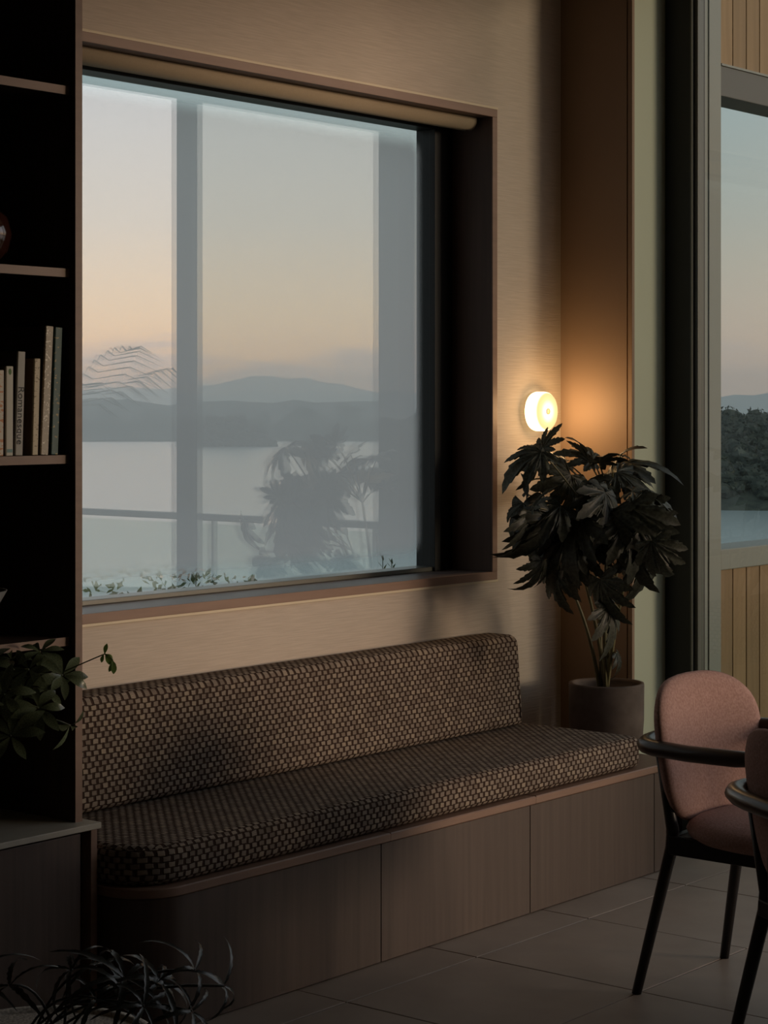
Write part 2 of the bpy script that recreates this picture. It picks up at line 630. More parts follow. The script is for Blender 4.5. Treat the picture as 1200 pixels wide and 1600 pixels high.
# ------------------------------------------------------------------ room shell
floor = box('floor', (ROOM_X0, XR + .19, ROOM_Y0, YW, -.12, -.004), M_GROUT)
tag(floor, kind='structure')
TX, TY = .548, .525
tile_me = box_mesh('tile', [(0, TX - .004, 0, TY - .004, -.012, 0)], .0012, 1)
tile_me.materials.append(M_TILE)
ix0, ix1 = math.ceil((ROOM_X0 - 4.49) / TX), math.floor((XR + .15 - 4.49) / TX)
iy0, iy1 = math.ceil((ROOM_Y0 - 3.36) / TY), math.floor((YW - 3.36) / TY)
for i in range(ix0, ix1):
    for j in range(iy0, iy1):
        t = new_obj('tile', tile_me, None, floor, (4.49 + i * TX + .002, 3.36 + j * TY + .002, random.uniform(-.0004, .0004)))
# cut tiles along the walls
for i in range(ix0, ix1):
    box('tile', (4.49 + i * TX + .002, 4.49 + (i + 1) * TX - .002, 3.36 + iy1 * TY + .002, YW, -.012, 0), M_TILE, floor)
for j in range(iy0, iy1):
    box('tile', (4.49 + ix1 * TX + .002, XR + .18, 3.36 + j * TY + .002, 3.36 + (j + 1) * TY - .002, -.012, 0), M_TILE, floor)

ceiling = box('ceiling', (ROOM_X0 - .2, XR + .35, ROOM_Y0 - .2, YW + .3, ROOM_H, ROOM_H + .2), M_CEIL)
tag(ceiling, kind='structure')
wb = new_obj('wall_back', box_mesh('wall_back', [
    (ROOM_X0 - .2, WIN_X0, YW, YW + .3, -.1, ROOM_H), (WIN_X1, XR + .3, YW, YW + .3, -.1, ROOM_H),
    (WIN_X0, WIN_X1, YW, YW + .3, -.1, WIN_Z0), (WIN_X0, WIN_X1, YW, YW + .3, WIN_Z1, ROOM_H)]), M_WALL)
tag(wb, kind='structure')
wl = box('wall_left', (ROOM_X0 - .2, ROOM_X0, ROOM_Y0 - .2, YW, -.1, ROOM_H), M_ROOMWALL)
tag(wl, kind='structure')
wf = box('wall_front', (ROOM_X0, XR + .2, ROOM_Y0 - .2, ROOM_Y0, -.1, ROOM_H), M_ROOMWALL)
tag(wf, kind='structure')
wr = new_obj('wall_right', box_mesh('wall_right', [
    (XR, XR + .3, 3.845, YW, 0, ROOM_H), (XR, XR + .3, ROOM_Y0, DOOR_Y0, 0, ROOM_H), (XR, XR + .3, DOOR_Y0, 3.845, DOOR_H, ROOM_H)]), M_RETURN)
tag(wr, kind='structure')
# brown corner strip at the free edge of the short wall, pale plastered reveal of the door behind it
tr1 = box('trim_1', (XR - .004, XR + .012, 3.8205, 3.838, 0, ROOM_H), M_RETURN, None, .001)
tag(tr1, kind='structure')
rev = box('wall_reveal', (XR + .0125, XR + .30, 3.8215, 3.8445, 0, ROOM_H), M_SAGE)
tag(rev, kind='structure')

# ------------------------------------------------------------------ window
win = tag(thing('window_1', None, None, (WIN_X1, YW, WIN_Z0)), kind='structure')
ow = (WIN_X1, YW, WIN_Z0)
LT = .027
JD = 4.275
box('jamb_lining', (WIN_X1 - LT, WIN_X1, YW - .012, JD + .07, WIN_Z0, WIN_Z1), M_JAMB, win, .0015, ow)
box('jamb_lining', (WIN_X0, WIN_X0 + LT, YW - .012, JD + .07, WIN_Z0, WIN_Z1), M_JAMB, win, .0015, ow)
box('head_lining', (WIN_X0 + LT, WIN_X1 - LT, YW - .012, JD + .07, WIN_Z1 - LT, WIN_Z1), M_JAMB, win, .0015, ow)
box('sill_board', (WIN_X0 + LT, WIN_X1 - LT, YW - .010, JD + .07, WIN_Z0, WIN_Z0 + LT), M_SILL, win, .0015, ow)
for nm, b in (('casing_edge', (WIN_X0, WIN_X1, YW - .016, YW - .0115, WIN_Z0, WIN_Z0 + LT)),
              ('casing_edge', (WIN_X0, WIN_X1, YW - .016, YW - .0115, WIN_Z1 - LT, WIN_Z1)),
              ('casing_edge', (WIN_X1 - LT, WIN_X1, YW - .016, YW - .0115, WIN_Z0 + LT, WIN_Z1 - LT)),
              ('casing_bead', (WIN_X0 - .007, WIN_X1 + .007, YW - .014, YW, WIN_Z0 - .008, WIN_Z0)),
              ('casing_bead', (WIN_X0 - .007, WIN_X1 + .007, YW - .014, YW, WIN_Z1, WIN_Z1 + .008)),
              ('casing_bead', (WIN_X1, WIN_X1 + .004, YW - .008, YW, WIN_Z0, WIN_Z1))):
    box(nm, b, M_EDGE if nm == 'casing_edge' else M_BEAD, win, .001, ow)
FX1 = WIN_X1 - LT
for b in ((GLASS_X1, FX1, JD, JD + .08, WIN_Z0 + LT, WIN_Z1 - LT),
          (WIN_X0 + LT, WIN_X0 + LT + .1, JD, JD + .08, WIN_Z0 + LT, WIN_Z1 - LT),
          (WIN_X0 + LT + .1, GLASS_X1, JD, JD + .08, GLASS_Z1, WIN_Z1 - LT)):
    box('frame_bar', b, M_BLACK, win, .002, ow)
box('frame_rail', (WIN_X0 + LT + .1, GLASS_X1, JD + .003, JD + .08, WIN_Z0 + LT, GLASS_Z0), M_ALU, win, .002, ow)
box('glazing_gasket', (GLASS_X1 - .006, GLASS_X1 + .03, JD - .006, JD + .02, WIN_Z0 + LT, GLASS_Z1), M_BLACK, win, .002, ow)


def pane(name, y, m):
    me = mesh(name, [(WIN_X0 + .12, y, GLASS_Z0 - .008), (GLASS_X1 + .008, y, GLASS_Z0 - .008), (GLASS_X1 + .008, y, GLASS_Z1 + .008), (WIN_X0 + .12, y, GLASS_Z1 + .008)], [(0, 1, 2, 3)])
    p = new_obj(name, me, m, win)
    p.matrix_parent_inverse = Matrix.Translation(Vector(ow)).inverted()
    return p


pane('glass_pane', 4.310, M_PANE_IN)
pane('glass_pane', 4.326, M_PANE_OUT)

bl = thing('roller_blind', 'beige fabric roller blind rolled up under the window head', 'roller blind', (FX1 - .02, 4.185, 2.468))
LB = FX1 - .02 - (WIN_X0 + LT + .02)
new_obj('blind_roll', tube_mesh('blind_roll', [(0, 0, 0), (-LB, 0, 0)], .030, 24), M_BLIND, bl)
new_obj('end_bracket', box_mesh('end_bracket', [(0.0, .012, -.02, .03, -.01, .012)], .002), M_BLACK, bl)
new_obj('hem_bar', box_mesh('hem_bar', [(-LB, -.003, .012, .020, -.030, -.012)], .003), M_BLIND, bl)

# ------------------------------------------------------------------ sliding door
DX = 6.24
dr = tag(thing('door_1', None, None, (DX, 0, 0)), kind='structure')
od = (DX, 0, 0)
box('door_frame', (DX - .03, DX + .06, 3.712, 3.8205, 0, DOOR_H), M_BLACK, dr, .002, od)
box('frame_fin', (DX - .036, DX - .02, 3.709, 3.7145, 0, DOOR_H), M_ALU, dr, 0, od)
box('door_head', (DX - .03, DX + .06, DOOR_Y0, 3.712, DOOR_H - .06, DOOR_H), M_BLACK, dr, .002, od)
box('door_sill', (DX - .05, DX + .06, DOOR_Y0, 3.712, -.03, .004), M_ALU, dr, .001, od)
box('door_frame', (DX - .03, DX + .06, DOOR_Y0, DOOR_Y0 + .07, 0, DOOR_H), M_BLACK, dr, .002, od)


def leaf(y0, y1, xo, w0=.055, w1=.055):
    """one glazed sliding leaf between y0 < y1"""
    box('door_stile', (xo - .02, xo + .02, y1 - w1, y1, .004, DOOR_H - .06), M_ALU, dr, .002, od)
    box('door_stile', (xo - .02, xo + .02, y0, y0 + w0, .004, DOOR_H - .06), M_BLACK, dr, .002, od)
    box('door_rail', (xo - .02, xo + .02, y0 + w0, y1 - w1, .004, .07), M_BLACK, dr, .002, od)
    box('door_rail', (xo - .02, xo + .02, y0 + w0, y1 - w1, DOOR_H - .1, DOOR_H - .06), M_BLACK, dr, .002, od)
    g = mesh('door_glass', [(xo - DX, y0 + w0 - .01, .06), (xo - DX, y1 - w1 + .002, .06), (xo - DX, y1 - w1 + .002, DOOR_H - .09), (xo - DX, y0 + w0 - .01, DOOR_H - .09)], [(0, 1, 2, 3)])
    new_obj('door_glass', g, M_DOORGLASS, dr)


leaf(2.362, 3.709, DX, .118, .016)
leaf(DOOR_Y0 + .07, DOOR_Y0 + 1.34, DX)      # the other leaves are slid to the far end: the middle stands open
leaf(DOOR_Y0 + .10, DOOR_Y0 + 1.37, DX + .045)
portal((6.32, (DOOR_Y0 + 3.71) / 2, DOOR_H / 2), (0, math.pi / 2, 0), DOOR_H, 3.71 - DOOR_Y0)
portal(((WIN_X0 + WIN_X1) / 2, 4.36, (WIN_Z0 + WIN_Z1) / 2), (math.radians(-90), 0, 0), WIN_X1 - WIN_X0, WIN_Z1 - WIN_Z0)

# ------------------------------------------------------------------ outside: terrace wall, deck, balustrade
deck = box('deck', (XR + .31, 8.75, -3.6, 4.25, -.14, -.02), M_DECK)
tag(deck, kind='structure')
tw = tag(thing('wall_terrace', None, None, (7.385, 4.28, 0)), kind='structure')
ot = (7.385, 4.28, 0)
TXE = 8.74
box('backing', (XR + .31, TXE, 4.315, 4.44, -.1, .82), M_OLIVE, tw, 0, ot)
box('backing', (XR + .31, TXE, 4.315, 4.44, 2.80, 3.5), M_OLIVE, tw, 0, ot)
box('solid_wall', (XR + .31, 7.285, 4.28, 4.44, -.1, 3.5), M_OLIVE, tw, 0, ot)
box('post', (7.29, 7.385, 4.275, 4.43, -.1, 3.5), M_OLIVE, tw, .003, ot)
box('post', (TXE, TXE + .14, 4.275, 4.43, -.1, 3.5), M_OLIVE, tw, .003, ot)
box('sill_cap', (7.385, TXE, 4.276, 4.47, .832, .918), M_OLIVE, tw, .004, ot)
box('head_beam', (7.385, TXE, 4.277, 4.44, 2.78, 2.905), mat('dark_beam', (.055, .056, .048), .5), tw, .003, ot)
box('head_flashing', (7.385, TXE, 4.272, 4.44, 2.905, 2.914), M_OLIVE, tw, 0, ot)
PB = (TXE - 7.388) / 12
for k in range(12):
    bx0 = 7.388 + k * PB
    box('cedar_board', (bx0, bx0 + PB - .007, 4.285, 4.314, -.09, .832), M_CEDAR, tw, .002, ot)
    box('cedar_board', (bx0, bx0 + PB - .007, 4.285, 4.314, 2.914, 3.5), M_CEDAR, tw, .002, ot)

dpost = box('sky_block_post', (6.90, 7.06, 2.92, 3.10, -.02, 3.4), M_OLIVE, None, .004)  # added post: keeps the mirrored sky off the window's right strip
tag(dpost, 'square grey deck post added outside the glass doors to block the mirrored sky', 'post')
bal = thing('glass_balustrade', 'frameless glass balustrade with slim dark handrail along the deck edge, mirrored in the window', 'balustrade', (8.62, 0, -.02))
for k in range(6):
    y0 = -3.4 + k * 1.22
    g = new_obj('glass_panel', box_mesh('glass_panel', [(-.006, .006, y0 + .02, y0 + 1.20, .04, .84)]), M_RAILGLASS, bal)
    new_obj('post', box_mesh('post', [(-.02, .02, y0 - .008, y0 + .008, 0, .86)], .002), mat('pale_post', (.55, .55, .52), .4), bal)
new_obj('handrail', box_mesh('handrail', [(-.03, .03, -3.45, 4.2, .86, .90)], .008), M_OLIVE, bal)

# ground falling to the water, sea, far shores
gv, gf = [], []
NA, rings = 72, [(0, -.15), (8, -.15), (13, -.4), (20, -2.2), (34, -7), (52, -10.6)]
for r, z in rings:
    for k in range(NA):
        a = 2 * math.pi * k / NA
        gv.append((6 + r * math.cos(a) * (1 + .12 * math.sin(3 * a)), 1 + r * math.sin(a) * (1 + .1 * math.cos(2 * a)), z))
for i in range(len(rings) - 1):
    for k in range(NA):
        gf.append((i * NA + k, i * NA + (k + 1) % NA, (i + 1) * NA + (k + 1) % NA, (i + 1) * NA + k))
gr = new_obj('ground', fix(mesh('ground', gv, gf, True)), streaky('hill_grass', (.05, .07, .03), (.10, .12, .05), (1, 1, 1), .95, .2))
tag(gr, kind='structure')


def water_mat():
    m = mat('sea_water', (.30, .385, .395), .24, spec=.7)
    t = m.node_tree
    b = t.nodes['Principled BSDF']
    co = nd(t, 'ShaderNodeTexCoord')
    mpn = nd(t, 'ShaderNodeMapping')
    mpn.inputs['Scale'].default_value = (.25, .25, .25)
    t.links.new(co.outputs['Object'], mpn.inputs[0])
    n = nd(t, 'ShaderNodeTexNoise')
    n.inputs['Scale'].default_value = .35
    n.inputs['Detail'].default_value = 4
    t.links.new(mpn.outputs[0], n.inputs['Vector'])
    bp = nd(t, 'ShaderNodeBump')
    bp.inputs['Strength'].default_value = .12
    bp.inputs['Distance'].default_value = .25
    t.links.new(n.outputs[0], bp.inputs['Height'])
    t.links.new(bp.outputs[0], b.inputs['Normal'])
    return m


WATER_Z = -10.0
sv = [(0, 0, WATER_Z)]
for r in (200, 1500, 9000):
    for k in range(48):
        a = 2 * math.pi * k / 48
        sv.append((r * math.cos(a), r * math.sin(a), WATER_Z))
sf = [(0, 1 + k, 1 + (k + 1) % 48) for k in range(48)]
for i in range(2):
    for k in range(48):
        sf.append((1 + i * 48 + k, 1 + (i + 1) * 48 + k, 1 + (i + 1) * 48 + (k + 1) % 48, 1 + i * 48 + (k + 1) % 48))
sea = new_obj('water', fix(mesh('water', sv, sf)), water_mat())
tag(sea, kind='structure')


def ridge(name, az0, az1, dist, depth, hfun, m, n=120, rows=8, seed=0.0):
    """a range of land between two bearings (degrees from +X): crest profile hfun(az)"""
    vs, fs = [], []
    for j in range(rows + 1):
        s = j / rows
        for i in range(n + 1):
            az = az0 + (az1 - az0) * i / n
            r = dist + depth * s
            prof = math.sin(math.pi * min(s * 1.25, 1.0) * .5) if s < .8 else 1 - (s - .8) / .2
            h = hfun(az) * prof
            h *= 1 + .10 * noise.noise(Vector((az * 1.7, s * 3, seed)))
            a = math.radians(az)
            vs.append((r * math.cos(a), r * math.sin(a), WATER_Z - .3 + h))
    w = n + 1
    for j in range(rows):
        for i in range(n):
            fs.append((j * w + i, j * w + i + 1, (j + 1) * w + i + 1, (j + 1) * w + i))
    return new_obj(name, fix(mesh(name, vs, fs, True)), m)


def fbm(x, s=0.0):
    return noise.noise(Vector((x, s, 0))) + .5 * noise.noise(Vector((2.1 * x, s + 5, 1))) + .25 * noise.noise(Vector((4.3 * x, s + 9, 2)))


M_HILL = streaky('haze_tinted_hill', (.29, .38, .42), (.33, .42, .46), (.002, .002, .01), .95, 0, spec=.0)  # pale blue of distance haze mixed into the hill colour
M_SHORE = streaky('shore_scrub', (.10, .125, .115), (.14, .165, .15), (.02, .02, .05), .95, 0, spec=.0)
M_CROWN = streaky('headland_foliage', (.034, .046, .040), (.080, .096, .076), (.8, .8, .8), .95, 0, spec=.05)


def bump_gauss(az, c, w, h):
    return h * math.exp(-((az - c) / w) ** 2)


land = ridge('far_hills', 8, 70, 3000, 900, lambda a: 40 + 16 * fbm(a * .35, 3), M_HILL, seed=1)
tag(land, 'hazy blue hills on the horizon behind the dark wooded headland', 'hills')
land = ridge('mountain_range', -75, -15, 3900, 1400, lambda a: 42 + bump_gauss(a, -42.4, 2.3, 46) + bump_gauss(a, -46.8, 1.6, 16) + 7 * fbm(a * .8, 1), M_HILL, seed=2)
tag(land, 'misty mountain range below the sunset, mirrored in the big window', 'hills')
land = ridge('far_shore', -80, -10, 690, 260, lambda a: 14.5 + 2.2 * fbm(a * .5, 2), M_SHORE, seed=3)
tag(land, 'low misty shore across the water, mirrored in the big window', 'shore')


_b = bmesh.new()
bmesh.ops.create_icosphere(_b, subdivisions=2, radius=1)
ICO_V = [v.co.copy() for v in _b.verts]
ICO_F = [tuple(v.index for v in f.verts) for f in _b.faces]
_b.free()


def crowns(name, pts, m, tufts=0):
    """tree crowns heaped over land: lumpy balls joined in one mesh, roughened with leaf tufts"""
    vs, fs = [], []
    r_ = random.Random(len(pts))
    for (x, y, z, r) in pts:
        c = Vector((x, y, z))
        n0 = len(vs)
        for v in ICO_V:
            w = v * (1 + .45 * noise.noise(v * 1.9 + c))
            vs.append(c + Vector((w.x * r, w.y * r, w.z * r * .8)))
        fs += [tuple(q + n0 for q in f) for f in ICO_F]
        for k in range(tufts):
            d = Vector((r_.gauss(0, 1), r_.gauss(0, 1), r_.gauss(.3, 1))).normalized()
            p = c + Vector((d.x, d.y, d.z * .8)) * r * r_.uniform(.9, 1.25)
            n0 = len(vs)
            for q in range(3):
                vs.append(p + Vector((r_.gauss(0, .22), r_.gauss(0, .22), r_.gauss(0, .2))))
            fs.append((n0, n0 + 1, n0 + 2))
    return new_obj(name, mesh(name, vs, fs), m)


rr = random.Random(3)
pts = []
for k in range(1000):
    az = rr.uniform(25.5, 33.5) if k < 620 else rr.uniform(33.5, 52)
    q_ = rr.random() ** .8
    r = 236 + 34 * q_
    h = (.8 + 9.4 * q_ ** .75) * (1 + .10 * fbm(az * .7, 7))
    a = math.radians(az)
    pts.append((r * math.cos(a), r * math.sin(a), WATER_Z + h, rr.uniform(.7, 1.7)))
hl = ridge('headland', 20, 60, 232, 60, lambda a: 10.2 + .9 * fbm(a * .7, 7), M_CROWN, seed=5)
tag(hl, 'dark wooded headland across the water outside the glass door', 'headland')
cr = crowns('tree_canopy', pts, M_CROWN, 70)
cr.parent = hl
cr['kind'] = 'stuff'
pts = []
for k in range(110):
    u, v = rr.uniform(-1, 1), rr.random()
    az = -43.2 + 1.25 * u
    r = 600 + 20 * v
    h = 9.5 * (1 - abs(u) ** 2.2) * v
    a = math.radians(az)
    pts.append((r * math.cos(a), r * math.sin(a), WATER_Z + h, rr.uniform(1.4, 2.4)))
il = crowns('wooded_island', pts, M_CROWN)
tag(il, 'small dark wooded island on the pale water, mirrored in the big window', 'island')

# sea mist lying over the water
M_MIST = bpy.data.materials.new('sea_mist')
M_MIST.use_nodes = True
tm = M_MIST.node_tree
tm.nodes.clear()
vsn = nd(tm, 'ShaderNodeVolumeScatter')
vsn.inputs['Color'].default_value = (.74, .88, 1, 1)
vsn.inputs['Density'].default_value = .00030
vsn.inputs['Anisotropy'].default_value = .2
mo = nd(tm, 'ShaderNodeOutputMaterial')
tm.links.new(vsn.outputs[0], mo.inputs['Volume'])
mist_o = box('sea_mist', (120, 5600, -5600, 5600, WATER_Z + .05, 100), M_MIST)
tag(mist_o, 'pale mist lying over the far water and hills', 'mist', kind='stuff')

# planter of low shrubs close outside the window
pl = thing('window_planter', 'low white flowering shrubs in a planter bed outside the window foot', 'planter', (4.3, 4.75, 0))
box('planter_box', (2.3, 6.0, 4.46, 5.05, -.15, .72), M_OLIVE, pl, .01, (4.3, 4.75, 0))
box('planter_soil', (2.33, 5.97, 4.49, 5.02, .70, .735), M_SOIL, pl, 0, (4.3, 4.75, 0))
lv, lf = [], []
fv, ff = [], []
for k in range(2600):
    x = rr.uniform(2.4, 5.9)
    y = rr.uniform(4.52, 5.0)
    top = 1.005 + .03 * fbm(x * 3, 4) - .16 * max(0, x - 4.45)
    z = rr.uniform(.74, top)
    s = rr.uniform(.010, .020)
    d1 = Vector((rr.gauss(0, 1), rr.gauss(0, 1), rr.gauss(.5, .7))).normalized()
    d2 = d1.cross(Vector((rr.gauss(0, 1), rr.gauss(0, 1), rr.gauss(0, 1)))).normalized()
    p = Vector((x - 4.3, y - 4.75, z))
    V, Fc = (lv, lf) if rr.random() < .86 else (fv, ff)
    if Fc is ff:
        p.z = top + rr.uniform(-.03, .015)
        s *= .7
    n0 = len(V)
    V += [p, p + d1 * s + d2 * s * .45, p + d1 * s * 2, p + d1 * s - d2 * s * .45]
    Fc.append((n0, n0 + 1, n0 + 2, n0 + 3))
o = new_obj('shrub_leaves', mesh('shrub_leaves', lv, lf), M_SHRUB, pl); o['kind'] = 'stuff'
o = new_obj('white_flowers', mesh('white_flowers', fv, ff), M_FLOWER, pl); o['kind'] = 'stuff'
for (px, hh) in ((598, .055), (306, .045), (612, .03)):
    X = x_on(px, 4.47) - 4.3
    sv_, sf_ = [], []
    for q in range(5):
        z0 = .94 + hh * q / 5
        a = q * 2.4
        d1 = Vector((math.cos(a) * .7, math.sin(a) * .4, .7))
        d2 = Vector((-math.sin(a) * .3, .1, .2))
        p = Vector((X, 4.47 - 4.75, z0))
        n0 = len(sv_)
        sv_ += [p, p + d1 * .014 + d2 * .02, p + d1 * .032, p + d1 * .014 - d2 * .02]
        sf_.append((n0, n0 + 1, n0 + 2, n0 + 3))
    sp_ = new_obj('sprig', mesh('sprig', sv_, sf_), M_SHRUB, pl)
    new_obj('sprig_stem', tube_mesh('sprig_stem', [(X, 4.47 - 4.75, .735), (X, 4.47 - 4.75, .94 + hh)], .0015, 5), M_GSTEM, pl)


def frond_mesh(name, length, droop, nleaf=26, ll=.30, lw=.55):
    vs, fs = [], []
    for i in range(nleaf):
        s = .15 + .85 * i / (nleaf - 1)
        bend = droop * s
        c = Vector((length * s * math.cos(bend * .6), 0, length * s * (.55 - .62 * bend * s)))
        for sd in (-1, 1):
            L = ll * math.sin(math.pi * (.15 + .8 * s)) + .05
            d = Vector((.62, sd * .78, -.12)).normalized()
            tip = c + d * L + Vector((0, 0, -.22 * L))
            w = Vector((.009, -sd * .004, .004)) * lw
            n0 = len(vs)
            mid = c + d * L * .5 + Vector((0, 0, .02))
            vs += [c - w * .5, mid - w, tip, mid + w, c + w * .5]
            fs.append((n0, n0 + 1, n0 + 2, n0 + 3, n0 + 4))
    return mesh(name, vs, fs)


palm = thing('potted_palm', 'feathery palm in a pot out on the deck, mirrored faintly in the window', 'palm', (7.6, .14, -.02))
new_obj('pot', lathe_mesh('pot', [(0, 0), (.17, 0), (.21, .34), (.20, .36), (.185, .34), (0, .33)], 32), M_POTCLAY, palm)
new_obj('trunk', tube_mesh('trunk', [(0, 0, .3), (.02, .01, .85), (.0, .0, 1.49)], [.04, .032, .025], 10), M_GSTEM, palm)
for k in range(5):
    az = k * 2.4 + .8
    fm = frond_mesh('frond', .62 + .08 * (k % 2), .45 + .4 * (k % 3) / 2, 11, .30)
    f = new_obj('frond', fm, M_PALM, palm, (0, 0, 1.46), (0, -.15 - .12 * (k % 2), az))

# ------------------------------------------------------------------ built-in bench
BX0, BX1, BYF = 3.392, 5.835, 3.52
bench = thing('window_bench', 'long dark timber built-in bench below the window', 'bench', (BX0, YW, 0))
ob = Vector((BX0, YW, 0))
BT = .346


def slab_piece(name, poly, z0, z1, m, bev=.003):
    me = loft(name, poly, [(bev, z0), (0, z0 + bev), (0, z1 - bev), (bev, z1)], lambda u, v, w: (u - BX0, v - YW, w))
    return auto(new_obj(name, me, m, bench), 30)


seams = [4.315, 4.998]
V2 = lambda x, y: Vector((x, y))
RC = .135
slab_piece('bench_top', rounded([(BX0, YW), (BX0, BYF), (seams[0] - .0006, BYF), (seams[0] - .0006, YW)], [0, RC, 0, 0], 16), .322, BT, M_EDGE)
slab_piece('bench_top', rounded([(seams[0] + .0006, YW), (seams[0] + .0006, BYF), (seams[1] - .0006, BYF), (seams[1] - .0006, YW)], [0, 0, 0, 0]), .322, BT, M_EDGE)
slab_piece('bench_top', rounded([(seams[1] + .0006, YW), (seams[1] + .0006, BYF), (BX1, BYF), (BX1, YW)], [0, 0, RC, 0], 16), .322, BT, M_EDGE)
IN = .004
pans = [4.278, 4.972, 5.662]
slab_piece('front_panel', rounded([(BX0 + IN, YW), (BX0 + IN, BYF + IN), (pans[0] - .002, BYF + IN), (pans[0] - .002, YW)], [0, RC, 0, 0], 16), 0.002, .3215, M_WOOD, .0015)
slab_piece('front_panel', rounded([(pans[0] + .002, YW), (pans[0] + .002, BYF + IN), (pans[1] - .002, BYF + IN), (pans[1] - .002, YW)], [0] * 4), 0.002, .3215, M_WOOD, .0015)
slab_piece('front_panel', rounded([(pans[1] + .002, YW), (pans[1] + .002, BYF + IN), (pans[2] - .002, BYF + IN), (pans[2] - .002, YW)], [0] * 4), 0.002, .3215, M_WOOD, .0015)
slab_piece('front_panel', rounded([(pans[2] + .002, YW), (pans[2] + .002, BYF + IN), (BX1 - IN, BYF + IN), (BX1 - IN, YW)], [0, 0, RC, 0], 16), 0.002, .3215, M_WOOD, .0015)

# seat cushion
seat_poly = rounded([(BX0 + .004, YW - .004), (BX0 + .004, BYF + .018), (5.622, BYF + .018), (5.622, YW - .004)], [.01, .14, .04, .01], 12)
prof = round_prof(BT + .001, .446, .026, 6)
me = loft('seat_cushion', seat_poly, prof, lambda u, v, w: (u - 4.5, v - 3.8, w - BT))
sc_ = auto(new_obj('seat_cushion', me, M_WEAVE, None, (4.5, 3.8, BT)), 40)
tag(sc_, 'long flat seat cushion in brown and beige basket weave', 'cushion')
# back cushion: outline in X-Z, depth along Y, leaning slightly
bk_poly = rounded([(3.385, .449), (5.555, .449), (5.555, .748), (3.385, .748)], [.03, .02, .035, .03], 8)
prof = round_prof(0, .135, .028, 6)
me = loft('back_cushion', bk_poly, prof, lambda u, v, w: (u - 4.5, 4.112 - w - .022 * (.75 - v) / .3 + .02 - 4.05 - .02, v - .449))
bc_ = auto(new_obj('back_cushion', me, M_WEAVE, None, (4.5, 4.05, .449)), 40)
tag(bc_, 'upright back cushion in brown and beige basket weave against the wall', 'cushion')

# ------------------------------------------------------------------ bookcase and low cabinet
KX, KYF = 3.357, 3.70
case = thing('bookcase', 'tall dark timber bookcase with shelf edges coloured as lit wood', 'bookcase', (KX, YW, .505))
ok_ = (KX, YW, .505)
KX0 = 2.20
CT = .504
box('side_panel', (KX - .021, KX, KYF, YW - .002, CT, 3.1), M_INNER, case, .001, ok_)
box('panel_edge', (KX - .0215, KX + .0003, KYF - .002, KYF, CT, 3.1), M_EDGE, case, 0, ok_)
box('side_panel', (KX0, KX0 + .021, KYF, YW - .002, CT, 3.1), M_INNER, case, .001, ok_)
box('back_panel', (KX0 + .021, KX - .021, YW - .014, YW - .002, CT, 3.1), M_INNER, case, 0, ok_)
box('top_panel', (KX0, KX, KYF, YW - .002, 3.1, 3.122), M_INNER, case, 0, ok_)
SHELF_Z = [.948, 1.386, 1.834, 2.273]
for z in SHELF_Z:
    sh = box('shelf', (KX0 + .021, KX - .022, KYF + .022, YW - .014, z - .020, z), M_INNER, case, 0, ok_)
    e = box('shelf_edge', (KX0 + .021, KX - .022, KYF + .0195, KYF + .0215, z - .0205, z + .0003), M_EDGE, sh, 0, ok_)
    e.location = (0, 0, 0)
cab = thing('low_cabinet', 'low dark timber cabinet with flat door under the bookcase', 'cabinet', (KX0, YW, 0))
oc = (KX0, YW, 0)
CX1 = 3.378
box('side_panel', (CX1 - .020, CX1, 3.668, YW - .002, .002, CT - .0145), M_EDGE, cab, .001, oc)
box('side_panel', (KX0, KX0 + .02, 3.668, YW - .002, .002, CT - .0145), M_WOOD, cab, .001, oc)
box('carcass', (KX0 + .02, CX1 - .020, 3.70, YW - .002, .06, CT - .0145), M_INNER, cab, 0, oc)
box('plinth', (KX0 + .02, CX1 - .020, 3.73, YW - .002, .002, .06), M_INNER, cab, 0, oc)
dx = CX1 - .050
for k in range(2):
    box('door', (dx - .553, dx, 3.672, 3.692, .03, CT - .022), M_WOOD, cab, .0015, oc)
    dx -= .557
cnt = box('stone_counter', (KX0 - .01, CX1 + .002, 3.655, YW - .002, CT - .0145, CT), M_STONE, None, .0015)
tag(cnt, 'thin pale stone counter slab between cabinet and bookcase', 'counter')

# ------------------------------------------------------------------ books and objects on the shelves
M_PAPER = mat('page_block', (.50, .45, .36), .9)


def flecked(name, base, fleck, thr=.62, sc=(160, 160, 420), metal=0):
    m = mat(name, base, .5)
    t = m.node_tree
    b = t.nodes['Principled BSDF']
    co = nd(t, 'ShaderNodeTexCoord')
    mpn = nd(t, 'ShaderNodeMapping')
    mpn.inputs['Scale'].default_value = sc
    t.links.new(co.outputs['Object'], mpn.inputs[0])
    n = nd(t, 'ShaderNodeTexNoise')
    n.inputs['Scale'].default_value = 1
    t.links.new(mpn.outputs[0], n.inputs['Vector'])
    t.links.new(ramp(t, n.outputs[0], [(thr - .03, base), (thr + .03, fleck)]), b.inputs['Base Color'])
    return m


